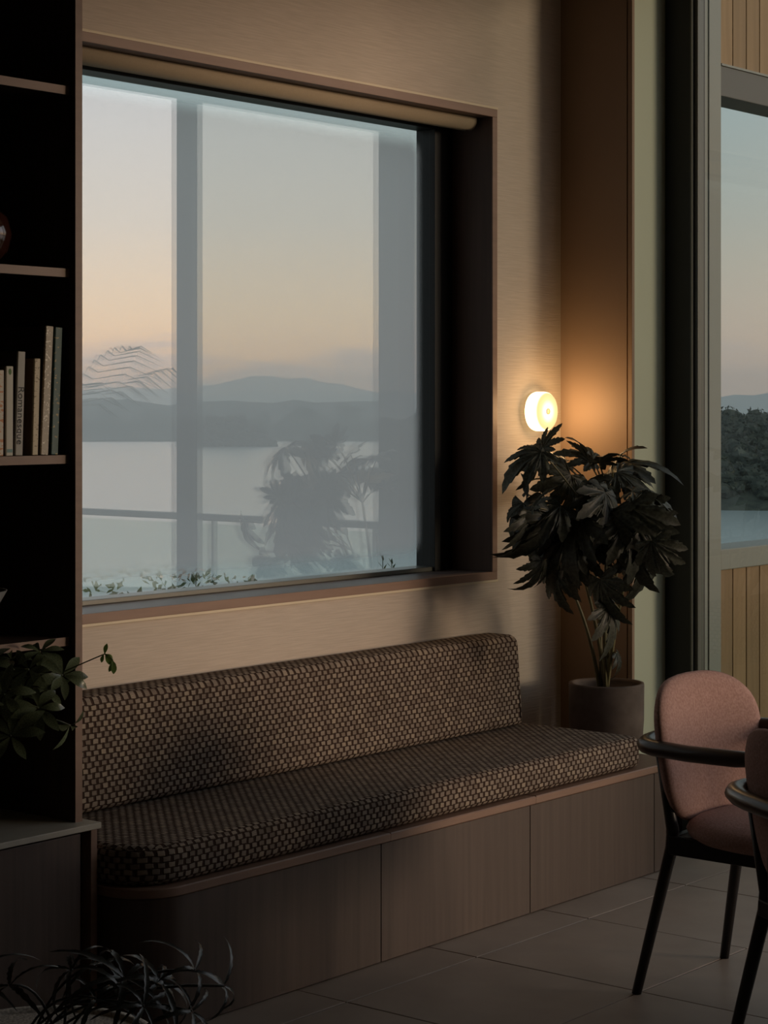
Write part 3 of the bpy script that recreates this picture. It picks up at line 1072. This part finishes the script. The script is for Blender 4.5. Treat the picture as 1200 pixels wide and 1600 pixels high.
def book(label, px_bot, px_top, wpx, py_top, Yf, depth, cover, spine_m, lean_extra=0.0):
    """spine faces the room at y = Yf; px_bot / px_top: left edge of the spine at foot and head"""
    z0 = SHELF_Z[1] + .001
    xb = x_on(px_bot, Yf)
    xw = x_on(px_bot + wpx, Yf) - xb
    d = FW.x * xb + FW.y * Yf
    h = CAM_H + (HZ - py_top) / F_PX * d - z0
    lean = math.atan2(x_on(px_top, Yf) - xb, h)
    r = thing('book', label, 'book', (xb, Yf, z0 + max(0, 0)), 0, 'books standing on the shelf')
    r.rotation_euler = (0, lean, 0)
    if lean > 0:
        r.location.z += xw * math.sin(lean)
    c = .0025
    new_obj('cover', box_mesh('cover', [(0, c, .001, depth, 0, h), (xw - c, xw, .001, depth, 0, h)], .0006, 1), cover, r)
    new_obj('spine', box_mesh('spine', [(-.0004, xw + .0004, -.003, .004, 0, h)], .0018, 3), spine_m, r)
    new_obj('pages', box_mesh('pages', [(c, xw - c, .004, depth - .004, .003, h - .003)]), M_PAPER, r)
    return r, xw, h


M_CV_DARK = mat('dark_book_cover', (.022, .020, .018), .35)
M_CV_TAN = mat('tan_book_cover', (.26, .17, .095), .6)
M_CV_BRN = mat('umber_book_cover', (.06, .042, .032), .6)
M_CV_TEAL = mat('teal_book_cover', (.018, .045, .045), .5)
b1, w1, h1 = book('tall teal cloth book with gilt flecks, last in the row', 79, 86, 10.5, 511, 3.727, .21, M_CV_TEAL,
                  flecked('teal_spine', (.055, .12, .115), (.42, .34, .16), .64, (90, 90, 130)))
b2, w2, h2 = book('tall pale silvery book with dark jacket beside the teal book', 63, 71.5, 11, 509, 3.726, .26, M_CV_DARK,
                  flecked('silver_spine', (.46, .40, .31), (.85, .80, .70), .62, (170, 170, 200)))
b3, w3, h3 = book('short tan book with cream spine leaning beside the tall silvery book', 49.5, 53.5, 8.5, 560, 3.724, .19, M_CV_TAN,
                  flecked('cream_spine', (.56, .47, .32), (.24, .18, .11), .63, (120, 120, 260)))
b4, w4, h4 = book('grey book with Romanesque lettered down its spine', 23, 27.5, 11, 549, 3.728, .20, M_CV_BRN, mat('grey_spine', (.42, .40, .36), .6))
b5, w5, h5 = book('slim pale book with a green oval at the spine head', 8.5, 9, 10.5, 572, 3.726, .17, M_CV_BRN, mat('pale_spine', (.60, .57, .48), .6))
b6, w6, h6 = book('cream book with orange printed spine at the photo edge', -9, -8, 13, 578, 3.726, .17, M_CV_BRN,
                  flecked('orange_print_spine', (.60, .53, .42), (.55, .22, .08), .56, (60, 60, 150)))


def text_on(parent, body, size, x, z, m, y=-.0036):
    cu = bpy.data.curves.new('lettering', 'FONT')
    cu.body = body
    cu.size = size
    cu.align_x = 'LEFT'
    cu.align_y = 'CENTER'
    cu.extrude = .0002
    tmp = bpy.data.objects.new('lettering_curve', cu)
    C.objects.link(tmp)
    dg = bpy.context.evaluated_depsgraph_get()
    me = bpy.data.meshes.new_from_object(tmp.evaluated_get(dg))
    bpy.data.objects.remove(tmp)
    o = new_obj('lettering', me, m, parent, (x, y, z))
    # reads downwards, facing -Y
    o.rotation_euler = (math.radians(90), math.radians(90), 0)
    return o


M_INK = mat('black_ink', (.03, .03, .03), .6)
text_on(b4, 'Romanesque', .0265, w4 * .5, h4 * .665, M_INK)
ov = [(w5 / 2 + .0045 * math.cos(a), -.0036, h5 - .013 + .0075 * math.sin(a)) for a in [k * math.pi / 12 for k in range(24)]]
new_obj('green_oval', mesh('green_oval', ov, [tuple(range(24))]), mat('green_print', (.07, .16, .03), .6), b5)
new_obj('foot_band', box_mesh('foot_band', [(.002, w5 - .002, -.0036, -.0031, .008, .016)]), mat('teal_print', (.20, .33, .32), .6), b5)
new_obj('cover_sticker', box_mesh('cover_sticker', [(-.0012, -.0004, .03, .055, .012, .035)]), M_CV_DARK, b3)

vz = SHELF_Z[2]
vase = lathe_mesh('round_vase', [(0, 0), (.045, 0), (.06, .006), (.088, .035), (.098, .075), (.088, .115), (.055, .142), (.028, .150), (.024, .160), (.030, .168), (.026, .168), (.02, .158), (.02, .14), (0, .13)], 48)
vo = new_obj('round_vase', vase, M_VASE, None, (x_on(15.5, 3.83) - .122, 3.83, vz + .0005))
tag(vo, 'glossy oxblood round vase at the edge of the upper shelf', 'vase')
bz = SHELF_Z[0]
bowl = lathe_mesh('footed_bowl', [(0, 0), (.05, 0), (.05, .008), (.03, .03), (.045, .05), (.085, .085), (.105, .12), (.100, .12), (.08, .09), (.04, .058), (0, .05)], 44)
bo = new_obj('footed_bowl', bowl, M_BOWL, None, (x_on(9, 3.84) - .132, 3.84, bz + .0005))
tag(bo, 'grey footed bowl at the left photo edge on the lowest shelf', 'bowl')

# ------------------------------------------------------------------ wall lamp
lx, lz, lr, lt = 5.838, 1.487, .0685, .058
lamp = thing('wall_lamp', 'glowing round glass wall lamp beside the window', 'wall lamp', (lx, YW, lz))


def lathe_y(name, prof, n=48):
    me = lathe_mesh(name, prof, n)
    me.transform(Matrix.Rotation(math.radians(90), 4, 'X'))      # axis z -> -y
    return me


M_LAMP = bpy.data.materials.new('lit_opal_glass')
M_LAMP.use_nodes = True
tl_ = M_LAMP.node_tree
tl_.nodes.clear()
lco = nd(tl_, 'ShaderNodeTexCoord')
lsp = nd(tl_, 'ShaderNodeSeparateXYZ')
tl_.links.new(lco.outputs['Object'], lsp.inputs[0])
lrad = mth(tl_, 'DIVIDE', mth(tl_, 'SQRT', mth(tl_, 'ADD', mth(tl_, 'MULTIPLY', lsp.outputs[0], lsp.outputs[0]), mth(tl_, 'MULTIPLY', lsp.outputs[2], lsp.outputs[2]))), lr)
em = nd(tl_, 'ShaderNodeEmission')
# the bulb behind the opal glass: brightest in the middle of the face and round the rim
tl_.links.new(ramp(tl_, lrad, [(0, (.85, .70, .50)), (.30, (.70, .56, .36)), (.62, (.40, .30, .135)), (.9, (.36, .26, .105)), (.965, (1, .72, .38)), (1, (1, .70, .36))]), em.inputs[0])
LAMP_E = 3.4
em.inputs[1].default_value = LAMP_E
out = nd(tl_, 'ShaderNodeOutputMaterial')
tl_.links.new(em.outputs[0], out.inputs[0])
new_obj('glass_disc', lathe_y('glass_disc', [(lr * .97, .006), (lr, .012), (lr, lt * .70), (lr * .975, lt * .86), (lr * .92, lt * .95), (lr * .84, lt * .985), (lr * .6, lt), (.0, lt)]), M_LAMP, lamp)
new_obj('back_plate', lathe_y('back_plate', [(0, 0), (lr * .9, 0), (lr * .9, .007), (0, .007)]), mat('brass', (.45, .28, .12), .35, 1.0), lamp)
bulb = bpy.data.lights.new('lamp_light', 'POINT')
bulb.energy = 3.3
bulb.color = (1.0, .60, .27)
bulb.shadow_soft_size = .05
bo_ = bpy.data.objects.new('lamp_light', bulb)
C.objects.link(bo_)
bo_.parent = lamp
bo_.location = (0, -lt - .035, 0)
new_obj('centre_screw', lathe_y('centre_screw', [(.0105, lt - .002), (.0105, lt + .002), (.0095, lt + .003), (0, lt + .003)], 20), mat('dark_brass', (.10, .06, .03), .5, .3), lamp)

# ------------------------------------------------------------------ potted begonia on the bench end
PX, PY = 5.85, 3.83
PH = .223
pot = thing('potted_begonia', 'dark bronze star-leaved begonia in a clay pot on the bench end', 'plant', (PX, PY, BT + .0005))
new_obj('pot', lathe_mesh('pot', [(0, 0), (.112, 0), (.120, .006), (.1265, .10), (.1275, PH - .006), (.1265, PH), (.116, PH), (.115, PH - .01), (.112, .17), (0, .17)], 48), M_POTCLAY, pot)
new_obj('soil', lathe_mesh('soil', [(0, .178), (.05, .18), (.112, .172)], 32), M_SOIL, pot)
org = Vector((PX, PY, BT))


def star_leaf(name, seed, curl, fan=1.0):
    """palmate leaf with toothed pointed lobes; petiole joint at the origin, main lobe along +Y, unit length"""
    r_ = random.Random(seed)
    lobes = [(-122, .36), (-78, .60), (-37, .88), (0, 1.15), (36, .84), (76, .62), (120, .38)]
    lobes = [(a * fan + r_.uniform(-8, 8), l * r_.uniform(.82, 1.12)) for a, l in lobes]
    spokes = []
    for i, (a, l) in enumerate(lobes):
        pa = lobes[i - 1][0] if i else a - 44
        na = lobes[i + 1][0] if i < len(lobes) - 1 else a + 44
        rv = .19 + .15 * l

        def flank(b):
            # (angle, radius) from the sinus to the tip: leaf-shaped lobe with two teeth
            half = abs(b - a) / 2
            out_ = [(1.0, rv)]
            for t_, w_ in ((.20, 1.0), (.23, .80), (.42, .86), (.45, .62), (.64, .62), (.68, .40), (.84, .30)):
                out_.append((w_, rv + (l - rv) * t_))
            return [(a + math.copysign(half * w_, b - a), r0) for w_, r0 in out_]
        fl = flank(pa)
        frr = flank(na)
        spokes += fl + [(a, l)] + list(reversed(frr))[:-1]
    vs, fs = [Vector((0, 0, 0))], []
    NR = 5
    N = len(spokes)
    for (a, R) in spokes:
        ar = math.radians(a)
        ribs = min(abs((a - b[0])) for b in lobes)
        for j in range(1, NR + 1):
            s = R * j / NR
            phi = curl * s
            rad = math.sin(phi) / curl if curl > .05 else s
            z = -(1 - math.cos(phi)) / curl if curl > .05 else 0
            z += .07 * min(ribs / 15, 1) * math.sin(math.pi * .5 * j / NR) * R
            z += .03 * noise.noise(Vector((s * 5, ar * 3, seed)))
            vs.append(Vector((rad * math.sin(ar), rad * math.cos(ar), z)))
    for i in range(N - 1):
        a0, b0 = 1 + i * NR, 1 + (i + 1) * NR
        fs.append((0, a0, b0))
        for j in range(NR - 1):
            fs.append((a0 + j, a0 + j + 1, b0 + j + 1, b0 + j))
    return mesh(name, vs, fs, True)


star = [star_leaf('leaf', 11 + k, c, f) for k, (c, f) in enumerate(((.5, 1.0), (.9, .95), (1.2, .85), (1.5, .74)))]
for me in star:
    me.materials.append(M_BEGONIA)


def orient(dirv, normal):
    y = dirv.normalized()
    z = (normal - y * normal.dot(y)).normalized()
    x = y.cross(z)
    return Matrix((x, y, z)).transposed()


def put_leaf(parent, me, p, dirv, normal, size, name='leaf'):
    o = bpy.data.objects.new(name, me)
    C.objects.link(o)
    o.parent = parent
    m = orient(dirv, normal).to_4x4()
    o.matrix_basis = Matrix.Translation(p) @ m @ Matrix.Diagonal((size, size, size, 1))
    return o


base = at(944, 1062, 6.95) - org
base.z = .176
# canes: (top pixel, depth)
canes = [((905, 880), 6.80), ((925, 850), 6.90), ((948, 845), 6.75), ((968, 860), 6.78), ((895, 925), 6.88), ((955, 800), 6.86), ((985, 870), 6.66)]
cane_pts = []
for i, ((cx, cy), d) in enumerate(canes):
    top = at(cx, cy, d) - org
    b0 = base + Vector((.012 * math.cos(i * 2.1), .012 * math.sin(i * 2.1), 0))
    mid = b0.lerp(top, .5) + RT * (.02 if cx < 940 else -.01) + UP * .03
    pts_ = bez(b0, mid, top, n=10)
    new_obj('cane', tube_mesh('cane', pts_, [.0075 - .0028 * k / 10 for k in range(11)], 8), M_STEM, pot)
    cane_pts.append(pts_)
# leaves: joint pixel, depth, direction in the view (right, up, towards viewer), size in metres, mesh variant
LV = [
    # loose cluster top left, reaching up to the lamp
    (846, 706, 6.86, (-.85, -.25, .3), .17, 2), (848, 700, 6.92, (.5, .85, .1), .085, 0), (840, 708, 6.84, (-.15, -1, .2), .11, 1),
    (822, 772, 6.94, (.15, .95, .2), .075, 0), (834, 792, 6.86, (.55, .8, .2), .085, 0), (818, 786, 6.9, (-.25, -.95, .3), .20, 2),
    (828, 800, 6.86, (.1, -1, .2), .17, 3),
    # left shoulder
    (876, 790, 6.85, (-.9, -.2, .4), .20, 2), (866, 808, 6.8, (-.4, -.85, .5), .21, 3), (846, 830, 6.9, (-.3, -.95, .2), .17, 3),
    (884, 722, 6.95, (-.7, .3, .2), .12, 1), (892, 742, 6.9, (-.4, -.7, .4), .19, 2),
    # crown
    (920, 722, 6.9, (-.2, .9, .4), .11, 1), (926, 718, 6.95, (-.85, .35, .1), .11, 0), (936, 724, 6.92, (.5, .6, .6), .11, 1),
    (918, 752, 6.84, (-.3, -.7, .6), .20, 2), (934, 758, 6.82, (.25, -.85, .5), .20, 3),
    (962, 728, 6.95, (.85, .2, .2), .18, 1), (958, 726, 6.92, (.3, .75, .6), .11, 1), (964, 738, 6.9, (.8, -.4, .3), .19, 2),
    # right side, hanging
    (988, 768, 6.9, (.9, -.1, .2), .14, 1), (996, 792, 6.88, (.6, -.75, .3), .16, 2), (980, 792, 6.84, (.2, -.95, .4), .25, 3),
    (955, 800, 6.78, (-.1, -.95, .4), .21, 3), (1010, 806, 6.92, (.4, -.9, .1), .20, 3), (1002, 850, 6.86, (.2, -.97, .2), .22, 3),
    (985, 838, 6.85, (.0, -1, .2), .20, 2),
    # middle and low leaves
    (905, 812, 6.8, (-.5, -.75, .5), .21, 2), (885, 840, 6.84, (-.5, -.8, .3), .19, 3), (868, 892, 6.9, (-.1, -1, .2), .15, 2),
    (930, 820, 6.8, (.05, -.9, .4), .18, 3), (938, 905, 6.78, (.1, -1, .2), .17, 2), (950, 948, 6.8, (.25, -.95, .2), .14, 1),
    (912, 850, 6.82, (-.2, -.95, .3), .17, 3), (975, 815, 6.8, (.3, -.9, .4), .20, 2), (850, 875, 6.8, (-.2, -.97, .2), .14, 3),
    (898, 860, 6.86, (-.4, -.9, .2), .16, 2), (1018, 845, 6.86, (.3, -.95, .1), .17, 3), (946, 770, 6.8, (.0, -.8, .6), .17, 1),
    (905, 770, 7.02, (-.4, .4, -.3), .16, 1), (950, 765, 7.02, (.4, .4, -.3), .16, 1),
]
lr_ = random.Random(21)
for (px, py, d, (dr_, du_, dv_), size, var) in LV:
    d = 6.84 + (d - 6.95) * 1.8 + lr_.uniform(-.12, .10) - .15 * max(0, (px - 960) / 60)
    d -= .16 * max(0, (860 - px) / 40)
    p = at(px, py, d) - org
    dirv = RT * dr_ + UP * du_ - FW * dv_
    nrm = UP * .8 - FW * lr_.uniform(.1, .6) + RT * lr_.uniform(-.5, .5)
    if du_ < -.6:
        sgn = 1 if lr_.random() < .5 else -1
        nrm = -FW * lr_.uniform(.35, .9) + UP * .35 + RT * (sgn * lr_.uniform(.3, .9))
    lo_ = put_leaf(pot, star[var], p, dirv, nrm, size * 1.13)
    for _t in range(30):          # keep the leaf clear of the two walls and the door reveal
        mb = lo_.matrix_basis
        if max((mb @ v.co).x for v in lo_.data.vertices) + org.x < XR - .012 and max((mb @ v.co).y for v in lo_.data.vertices) + org.y < YW - .02:
            break
        p = p - FW * .02
        lo_.matrix_basis = Matrix.Translation(-FW * .02) @ mb
    # petiole from the nearest cane point lying lower
    best = min((q for cp in cane_pts for q in cp[4:]), key=lambda q: (q - p).length + (.4 if q.z > p.z - .01 else 0))
    mid = best.lerp(p, .55) + UP * .03
    new_obj('petiole', tube_mesh('petiole', bez(best, mid, p, n=6), [.0036, .0034, .0032, .003, .0028, .0025, .0022], 6), M_STEM, pot)
# one withered leaf low on the right
pw = at(963, 1020, 6.86) - org
put_leaf(pot, star[3], pw, RT * .55 - UP * .75, RT * .8 + UP * .3 - FW * .4, .10)
new_obj('petiole', tube_mesh('petiole', bez(at(948, 1030, 6.9) - org, at(955, 1017, 6.88) - org, pw, n=5), .0022, 6), M_STEM, pot)

# ------------------------------------------------------------------ umbrella plant on the counter, spilling out of the bookcase
sp0 = Vector((3.03, 3.85, CT + .0005))
sch = thing('umbrella_plant', 'glossy green umbrella plant spilling from the bottom bookcase bay', 'plant', sp0)
new_obj('pot', lathe_mesh('pot', [(0, 0), (.075, 0), (.095, .13), (.098, .15), (.09, .15), (.085, .135), (0, .13)], 36), M_BOWL, sch)


def leaflet_mesh(name, curl=.9, w=.22, n=6):
    vs, fs = [], []
    for i in range(n + 1):
        s = i / n
        ph = curl * s
        y = math.sin(ph) / curl
        z = -(1 - math.cos(ph)) / curl
        wd = w * (math.sin(math.pi * (s ** 1.25) * .93 + .12)) if i < n else .01
        vs += [Vector((-wd, y, z + .25 * wd)), Vector((0, y, z)), Vector((wd, y, z + .25 * wd))]
    for i in range(n):
        a = i * 3
        fs += [(a, a + 1, a + 4, a + 3), (a + 1, a + 2, a + 5, a + 4)]
    return mesh(name, vs, fs, True)


lets = [leaflet_mesh('leaflet', c, w) for c, w in ((.6, .19), (1.0, .175), (1.4, .165))]
for me in lets:
    me.materials.append(M_SCHEFF)
young = leaflet_mesh('leaflet', 1.0, .2)
young.materials.append(M_SCHEFFY)


def whorl(parent, p, axis, n, size, meshes, rnd, spread=1.1, jit=.25):
    axis = axis.normalized()
    u = axis.orthogonal().normalized()
    v = axis.cross(u)
    a0 = rnd.uniform(0, 6.28)
    for k in range(n):
        a = a0 + 2 * math.pi * k / n + rnd.uniform(-jit, jit)
        sp_ = spread + rnd.uniform(-.25, .25)
        rad = u * math.cos(a) + v * math.sin(a)
        dv = axis * math.cos(sp_) + rad * math.sin(sp_)
        nr = axis * math.sin(sp_) - rad * math.cos(sp_)
        put_leaf(parent, rnd.choice(meshes), p + rad * .004, dv, nr, size * rnd.uniform(.75, 1.15), 'leaflet')


sr = random.Random(5)
for (px, py, d, n, size, ax) in (
        (98, 1055, 4.74, 8, .072, (.35, .35, .7)), (60, 1106, 4.66, 7, .075, (.1, .3, .8)), (17, 1150, 4.62, 7, .082, (.0, .45, .7)),
        (110, 1134, 4.72, 4, .062, (.5, -.6, .3)), (63, 1018, 4.76, 7, .058, (.0, .75, .5)), (7, 1085, 4.66, 7, .07, (-.1, .4, .7)),
        (45, 1046, 4.72, 6, .06, (-.2, .4, .7)), (72, 1078, 4.76, 6, .06, (.2, .5, .6)), (35, 1080, 4.8, 6, .06, (.0, .5, .7)),
        (-30, 1100, 4.65, 7, .075, (-.2, .5, .6)), (-25, 1040, 4.7, 7, .07, (-.2, .7, .4)), (18, 1030, 4.78, 6, .055, (0, .8, .4))):
    p = at(px, py, d) - sp0
    whorl(sch, p, RT * ax[0] + UP * ax[1] - FW * ax[2], n, size, lets, sr, 1.15)
    b0 = Vector((sr.uniform(-.03, .03), sr.uniform(-.03, .03), .13))
    new_obj('stem', tube_mesh('stem', bez(b0, b0 + UP * .2 + (p - b0) * .25, p, n=8), .0026, 6), M_GSTEM, sch)
tipc = at(163, 1022, 4.72) - sp0
new_obj('stem', tube_mesh('stem', bez(at(98, 1050, 4.74) - sp0, at(130, 1036, 4.73) - sp0, tipc, n=8), .0016, 6), M_GSTEM, sch)
for (dr_, du_, dv_, s) in ((.15, .9, .3, .026), (.65, -.7, .2, .032), (.5, -.8, .4, .03), (-.3, -.8, .3, .022), (.8, -.3, .2, .02)):
    put_leaf(sch, young, tipc + RT * .004 * dr_, RT * dr_ + UP * du_ - FW * dv_, -FW * .8 + UP * .4, s, 'leaflet')
endc = at(176, 1032, 4.72) - sp0
for (dr_, du_, dv_, s) in ((.25, -.95, .2, .035), (-.1, -.95, .3, .03), (.4, -.9, .1, .022)):
    put_leaf(sch, young, endc, RT * dr_ + UP * du_ - FW * dv_, -FW * .8 + RT * .4, s, 'leaflet')
new_obj('stem', tube_mesh('stem', bez(tipc, at(171, 1022, 4.72) - sp0, endc, n=4), .0013, 5), M_GSTEM, sch)

# ------------------------------------------------------------------ false aralia in a speckled planter, front left
ap = at(62, 1623, 4.05)
AR = .235
RZ = CAM_H - (1623 - HZ) / F_PX * 4.05
ap.z = 0
ara = thing('potted_aralia', 'thin dark arching leaves in a pale speckled round planter', 'plant', ap)
new_obj('planter', lathe_mesh('planter', [(0, 0), (AR * .82, 0), (AR * .9, .02), (AR, .16), (AR, RZ - .012), (AR - .006, RZ), (AR - .022, RZ), (AR - .028, RZ - .012), (AR - .03, RZ - .05), (0, RZ - .05)], 56), M_SPECK, ara)
M_GRIT = streaky('pale_grit', (.30, .27, .235), (.62, .57, .50), (170, 170, 170), .8, .5, detail=2, lo=.42, hi=.6)
new_obj('grit_mulch', lathe_mesh('grit_mulch', [(0, RZ - .004), (AR - .024, RZ - .008)], 40), M_GRIT, ara)


def strap_mesh(name, curl, w, n=14):
    vs, fs = [], []
    for i in range(n + 1):
        s = i / n
        ph = curl * s * s * .6 + curl * s * .4
        y = math.sin(ph) / curl * 1.0
        z = -(1 - math.cos(ph)) / curl
        tooth = (1.0 if i % 2 else .68)
        wd = w * (math.sin(math.pi * (s * .9 + .08))) ** .7 * tooth if i < n else .001
        vs += [Vector((-wd, y, z + .4 * wd)), Vector((0, y, z)), Vector((wd, y, z + .4 * wd))]
    for i in range(n):
        a = i * 3
        fs += [(a, a + 1, a + 4, a + 3), (a + 1, a + 2, a + 5, a + 4)]
    return mesh(name, vs, fs, True)


straps = [strap_mesh('leaflet', c, w) for c, w in ((1.2, .052), (1.9, .058), (2.4, .050), (1.6, .045))]
for me in straps:
    me.materials.append(M_ARALIA)
ar = random.Random(12)
for (px, py, d, n, size, ax) in (
        (195, 1528, 4.02, 7, .15, (.3, .8, .4)), (250, 1535, 4.05, 7, .14, (.5, .7, .3)), (112, 1515, 4.0, 6, .15, (-.3, .8, .3)),
        (160, 1505, 4.1, 5, .13, (.2, .9, .2)), (305, 1515, 4.06, 5, .13, (.7, .6, .3)),
        (15, 1540, 3.98, 5, .13, (-.4, .8, .2)), (225, 1572, 3.97, 7, .13, (.5, .6, .5)), (300, 1580, 4.0, 5, .12, (.7, .5, .4)),
        (350, 1540, 4.05, 4, .12, (.8, .4, .3)), (-50, 1535, 4.0, 6, .15, (-.4, .8, .2)), (150, 1560, 4.0, 5, .11, (.2, .8, .4))):
    p = at(px, py, d) - ap
    whorl(ara, p, RT * ax[0] + UP * ax[1] - FW * ax[2], n, size, straps, ar, 1.2)
    b0 = Vector((ar.uniform(-.06, .06), ar.uniform(-.06, .06), RZ - .045))
    new_obj('stem', tube_mesh('stem', bez(b0, b0 + UP * .12 + (p - b0) * .3, p, n=8), .003, 6), M_ARALIA, ara)

# ------------------------------------------------------------------ upholstered armchairs
def se(t, e):
    c, s = math.cos(t), math.sin(t)
    return (math.copysign(abs(c) ** (2 / e), c), math.copysign(abs(s) ** (2 / e), s))


def pad(name, fpos, a, b, e, thick, nr=7, na=56, pw=4):
    """padded panel: disc of superellipse outline, fpos(u, v, w) gives the point (w = -1..1 through the thickness)"""
    vs, fs = [], []
    rads = [math.sin(math.pi / 2 * (i / nr)) for i in range(nr + 1)]
    def ring(side):
        idx = []
        for i, r in enumerate(rads):
            w = side * (max(0, 1 - r ** pw)) ** .5
            if i == 0:
                vs.append(fpos(0, 0, w)); idx.append([len(vs) - 1])
                continue
            row = []
            for k in range(na):
                x, y = se(2 * math.pi * k / na, e)
                vs.append(fpos(a * r * x, b * r * y, w)); row.append(len(vs) - 1)
            idx.append(row)
        for k in range(na):
            fs.append((idx[0][0], idx[1][k], idx[1][(k + 1) % na]))
        for i in range(1, nr):
            for k in range(na):
                fs.append((idx[i][k], idx[i + 1][k], idx[i + 1][(k + 1) % na], idx[i][(k + 1) % na]))
    ring(1)
    ring(-1)
    me = mesh(name, vs, fs, True)
    bm = bmesh.new()
    bm.from_mesh(me)
    bmesh.ops.remove_doubles(bm, verts=bm.verts, dist=1e-5)
    bmesh.ops.recalc_face_normals(bm, faces=bm.faces)
    for f in bm.faces:
        f.smooth = True
    bm.to_mesh(me)
    bm.free()
    return me


def back_pos(u, v, w):
    z = .615 + v
    t = (z - .43) / .37                         # 0 foot, 1 head
    x = u * (.86 + .16 * min(max(t, 0), 1) - .02 * t * t)
    y = .190 + .055 * t - .80 * x * x + w * -.027
    return Vector((x, y, z))


def seat_pos(u, v, w):
    return Vector((u * (1 - .10 * v / .23), v - .035, .428 + w * (.036 if w > 0 else .042) - .01 * v))


def make_chair(label, loc, rotz):
    ch = thing('armchair', label, 'chair', loc, rotz, 'pink armchairs')
    new_obj('backrest', pad('backrest', back_pos, .268, .188, 2.75, .05, pw=7), M_PINK, ch)
    new_obj('seat', pad('seat', seat_pos, .250, .232, 2.4, .06, pw=5), M_PINK, ch)
    # arm rail: horseshoe round the back
    pts_ = [(-.275, -.20), (-.282, -.06), (-.272, .08)]
    for k in range(13):
        a = math.pi - math.pi * k / 12
        cx = math.copysign(abs(math.cos(a)) ** .72, math.cos(a))
        pts_.append((.258 * cx, .15 + .125 * math.sin(a) ** .8))
    pts_ += [(.272, .08), (.282, -.06), (.275, -.20)]
    p3 = [Vector((x, y, .640 + .012 * max(0, -y) / .2)) for x, y in pts_]
    rd = [.013] + [.0205] * (len(p3) - 2) + [.013]
    new_obj('arm_rail', tube_mesh('arm_rail', p3, rd, 14, 1.25), M_ARM, ch)
    for sx in (-1, 1):
        new_obj('leg', tube_mesh('leg', [(sx * .222, .262, 0), (sx * .178, .185, .375), (sx * .176, .182, .42), (sx * .205, .205, .632)],
                                 [.0125, .0165, .0165, .011], 10), M_LEGBLK, ch)
        new_obj('leg', tube_mesh('leg', [(sx * .215, -.245, 0), (sx * .195, -.205, .375), (sx * .20, -.20, .42), (sx * .25, -.175, .635)],
                                 [.0125, .0165, .0165, .011], 10), M_LEGBLK, ch)
        new_obj('side_rail', box_mesh('side_rail', [(sx * .185 - .010, sx * .185 + .010, -.2, .185, .362, .41)], .003), M_LEGBLK, ch)
    new_obj('cross_rail', box_mesh('cross_rail', [(-.175, .175, .180, .205, .368, .405)], .003), M_LEGBLK, ch)
    new_obj('cross_rail', box_mesh('cross_rail', [(-.185, .185, -.21, -.19, .368, .405)], .003), M_LEGBLK, ch)
    for sx in (-1, 1):
        new_obj('back_bracket', box_mesh('back_bracket', [(sx * .10 - .012, sx * .10 + .012, .205, .219, .375, .52)], .003), M_LEGBLK, ch)
    return ch


make_chair('dusty pink armchair, its whole padded back in view, beside the bench', (4.690, 2.572, 0), 0)
make_chair('dusty pink armchair turned away and cut off by the right photo edge', (4.150, 2.004, 0), math.radians(60))

tb = thing('shade_table', 'round dark dining table by the pink armchairs, unseen, added for its shadow on the bench', 'table', (4.98, 1.42, 0))  # unseen table, added to cast shade on the bench and chair
new_obj('table_top', lathe_mesh('table_top', [(0, .715), (.58, .715), (.60, .728), (.60, .738), (.594, .745), (0, .745)], 64), M_ARM, tb)
new_obj('pedestal', lathe_mesh('pedestal', [(0, 0), (.30, 0), (.30, .012), (.09, .03), (.06, .08), (.055, .6), (.12, .70), (.20, .715), (0, .715)], 40), M_LEGBLK, tb)

shade_sofa = thing('shade_sofa', 'long low charcoal sofa, unseen, added to shade the bench and cabinet', 'shade_sofa', (4.55, .25, 0))  # unseen piece, added only to shade the lower left of bench and cabinet
M_SOFA = streaky('charcoal_wool', (.06, .055, .05), (.09, .082, .075), (90, 90, 90), .95, .2)
new_obj('base', box_mesh('base', [(-1.05, 1.05, -.42, .40, .10, .28)], .02), M_SOFA, shade_sofa)
new_obj('backrest', box_mesh('backrest', [(-1.05, 1.05, .22, .44, .281, .80)], .05, 4), M_SOFA, shade_sofa)
for k in (-1, 1):
    new_obj('arm', box_mesh('arm', [(k * 1.05 - .10, k * 1.05 + .10, -.44, .40, .10, .62)], .04, 4), M_SOFA, shade_sofa)
    new_obj('seat_cushion', box_mesh('seat_cushion', [(min(0, k * .94) + .005, max(0, k * .94) - .005, -.43, .215, .285, .44)], .035, 4), M_SOFA, shade_sofa)
    for q in (-.36, .34):
        new_obj('leg', tube_mesh('leg', [(k * .95, q, 0), (k * .95, q, .11)], .018, 10), M_LEGBLK, shade_sofa)
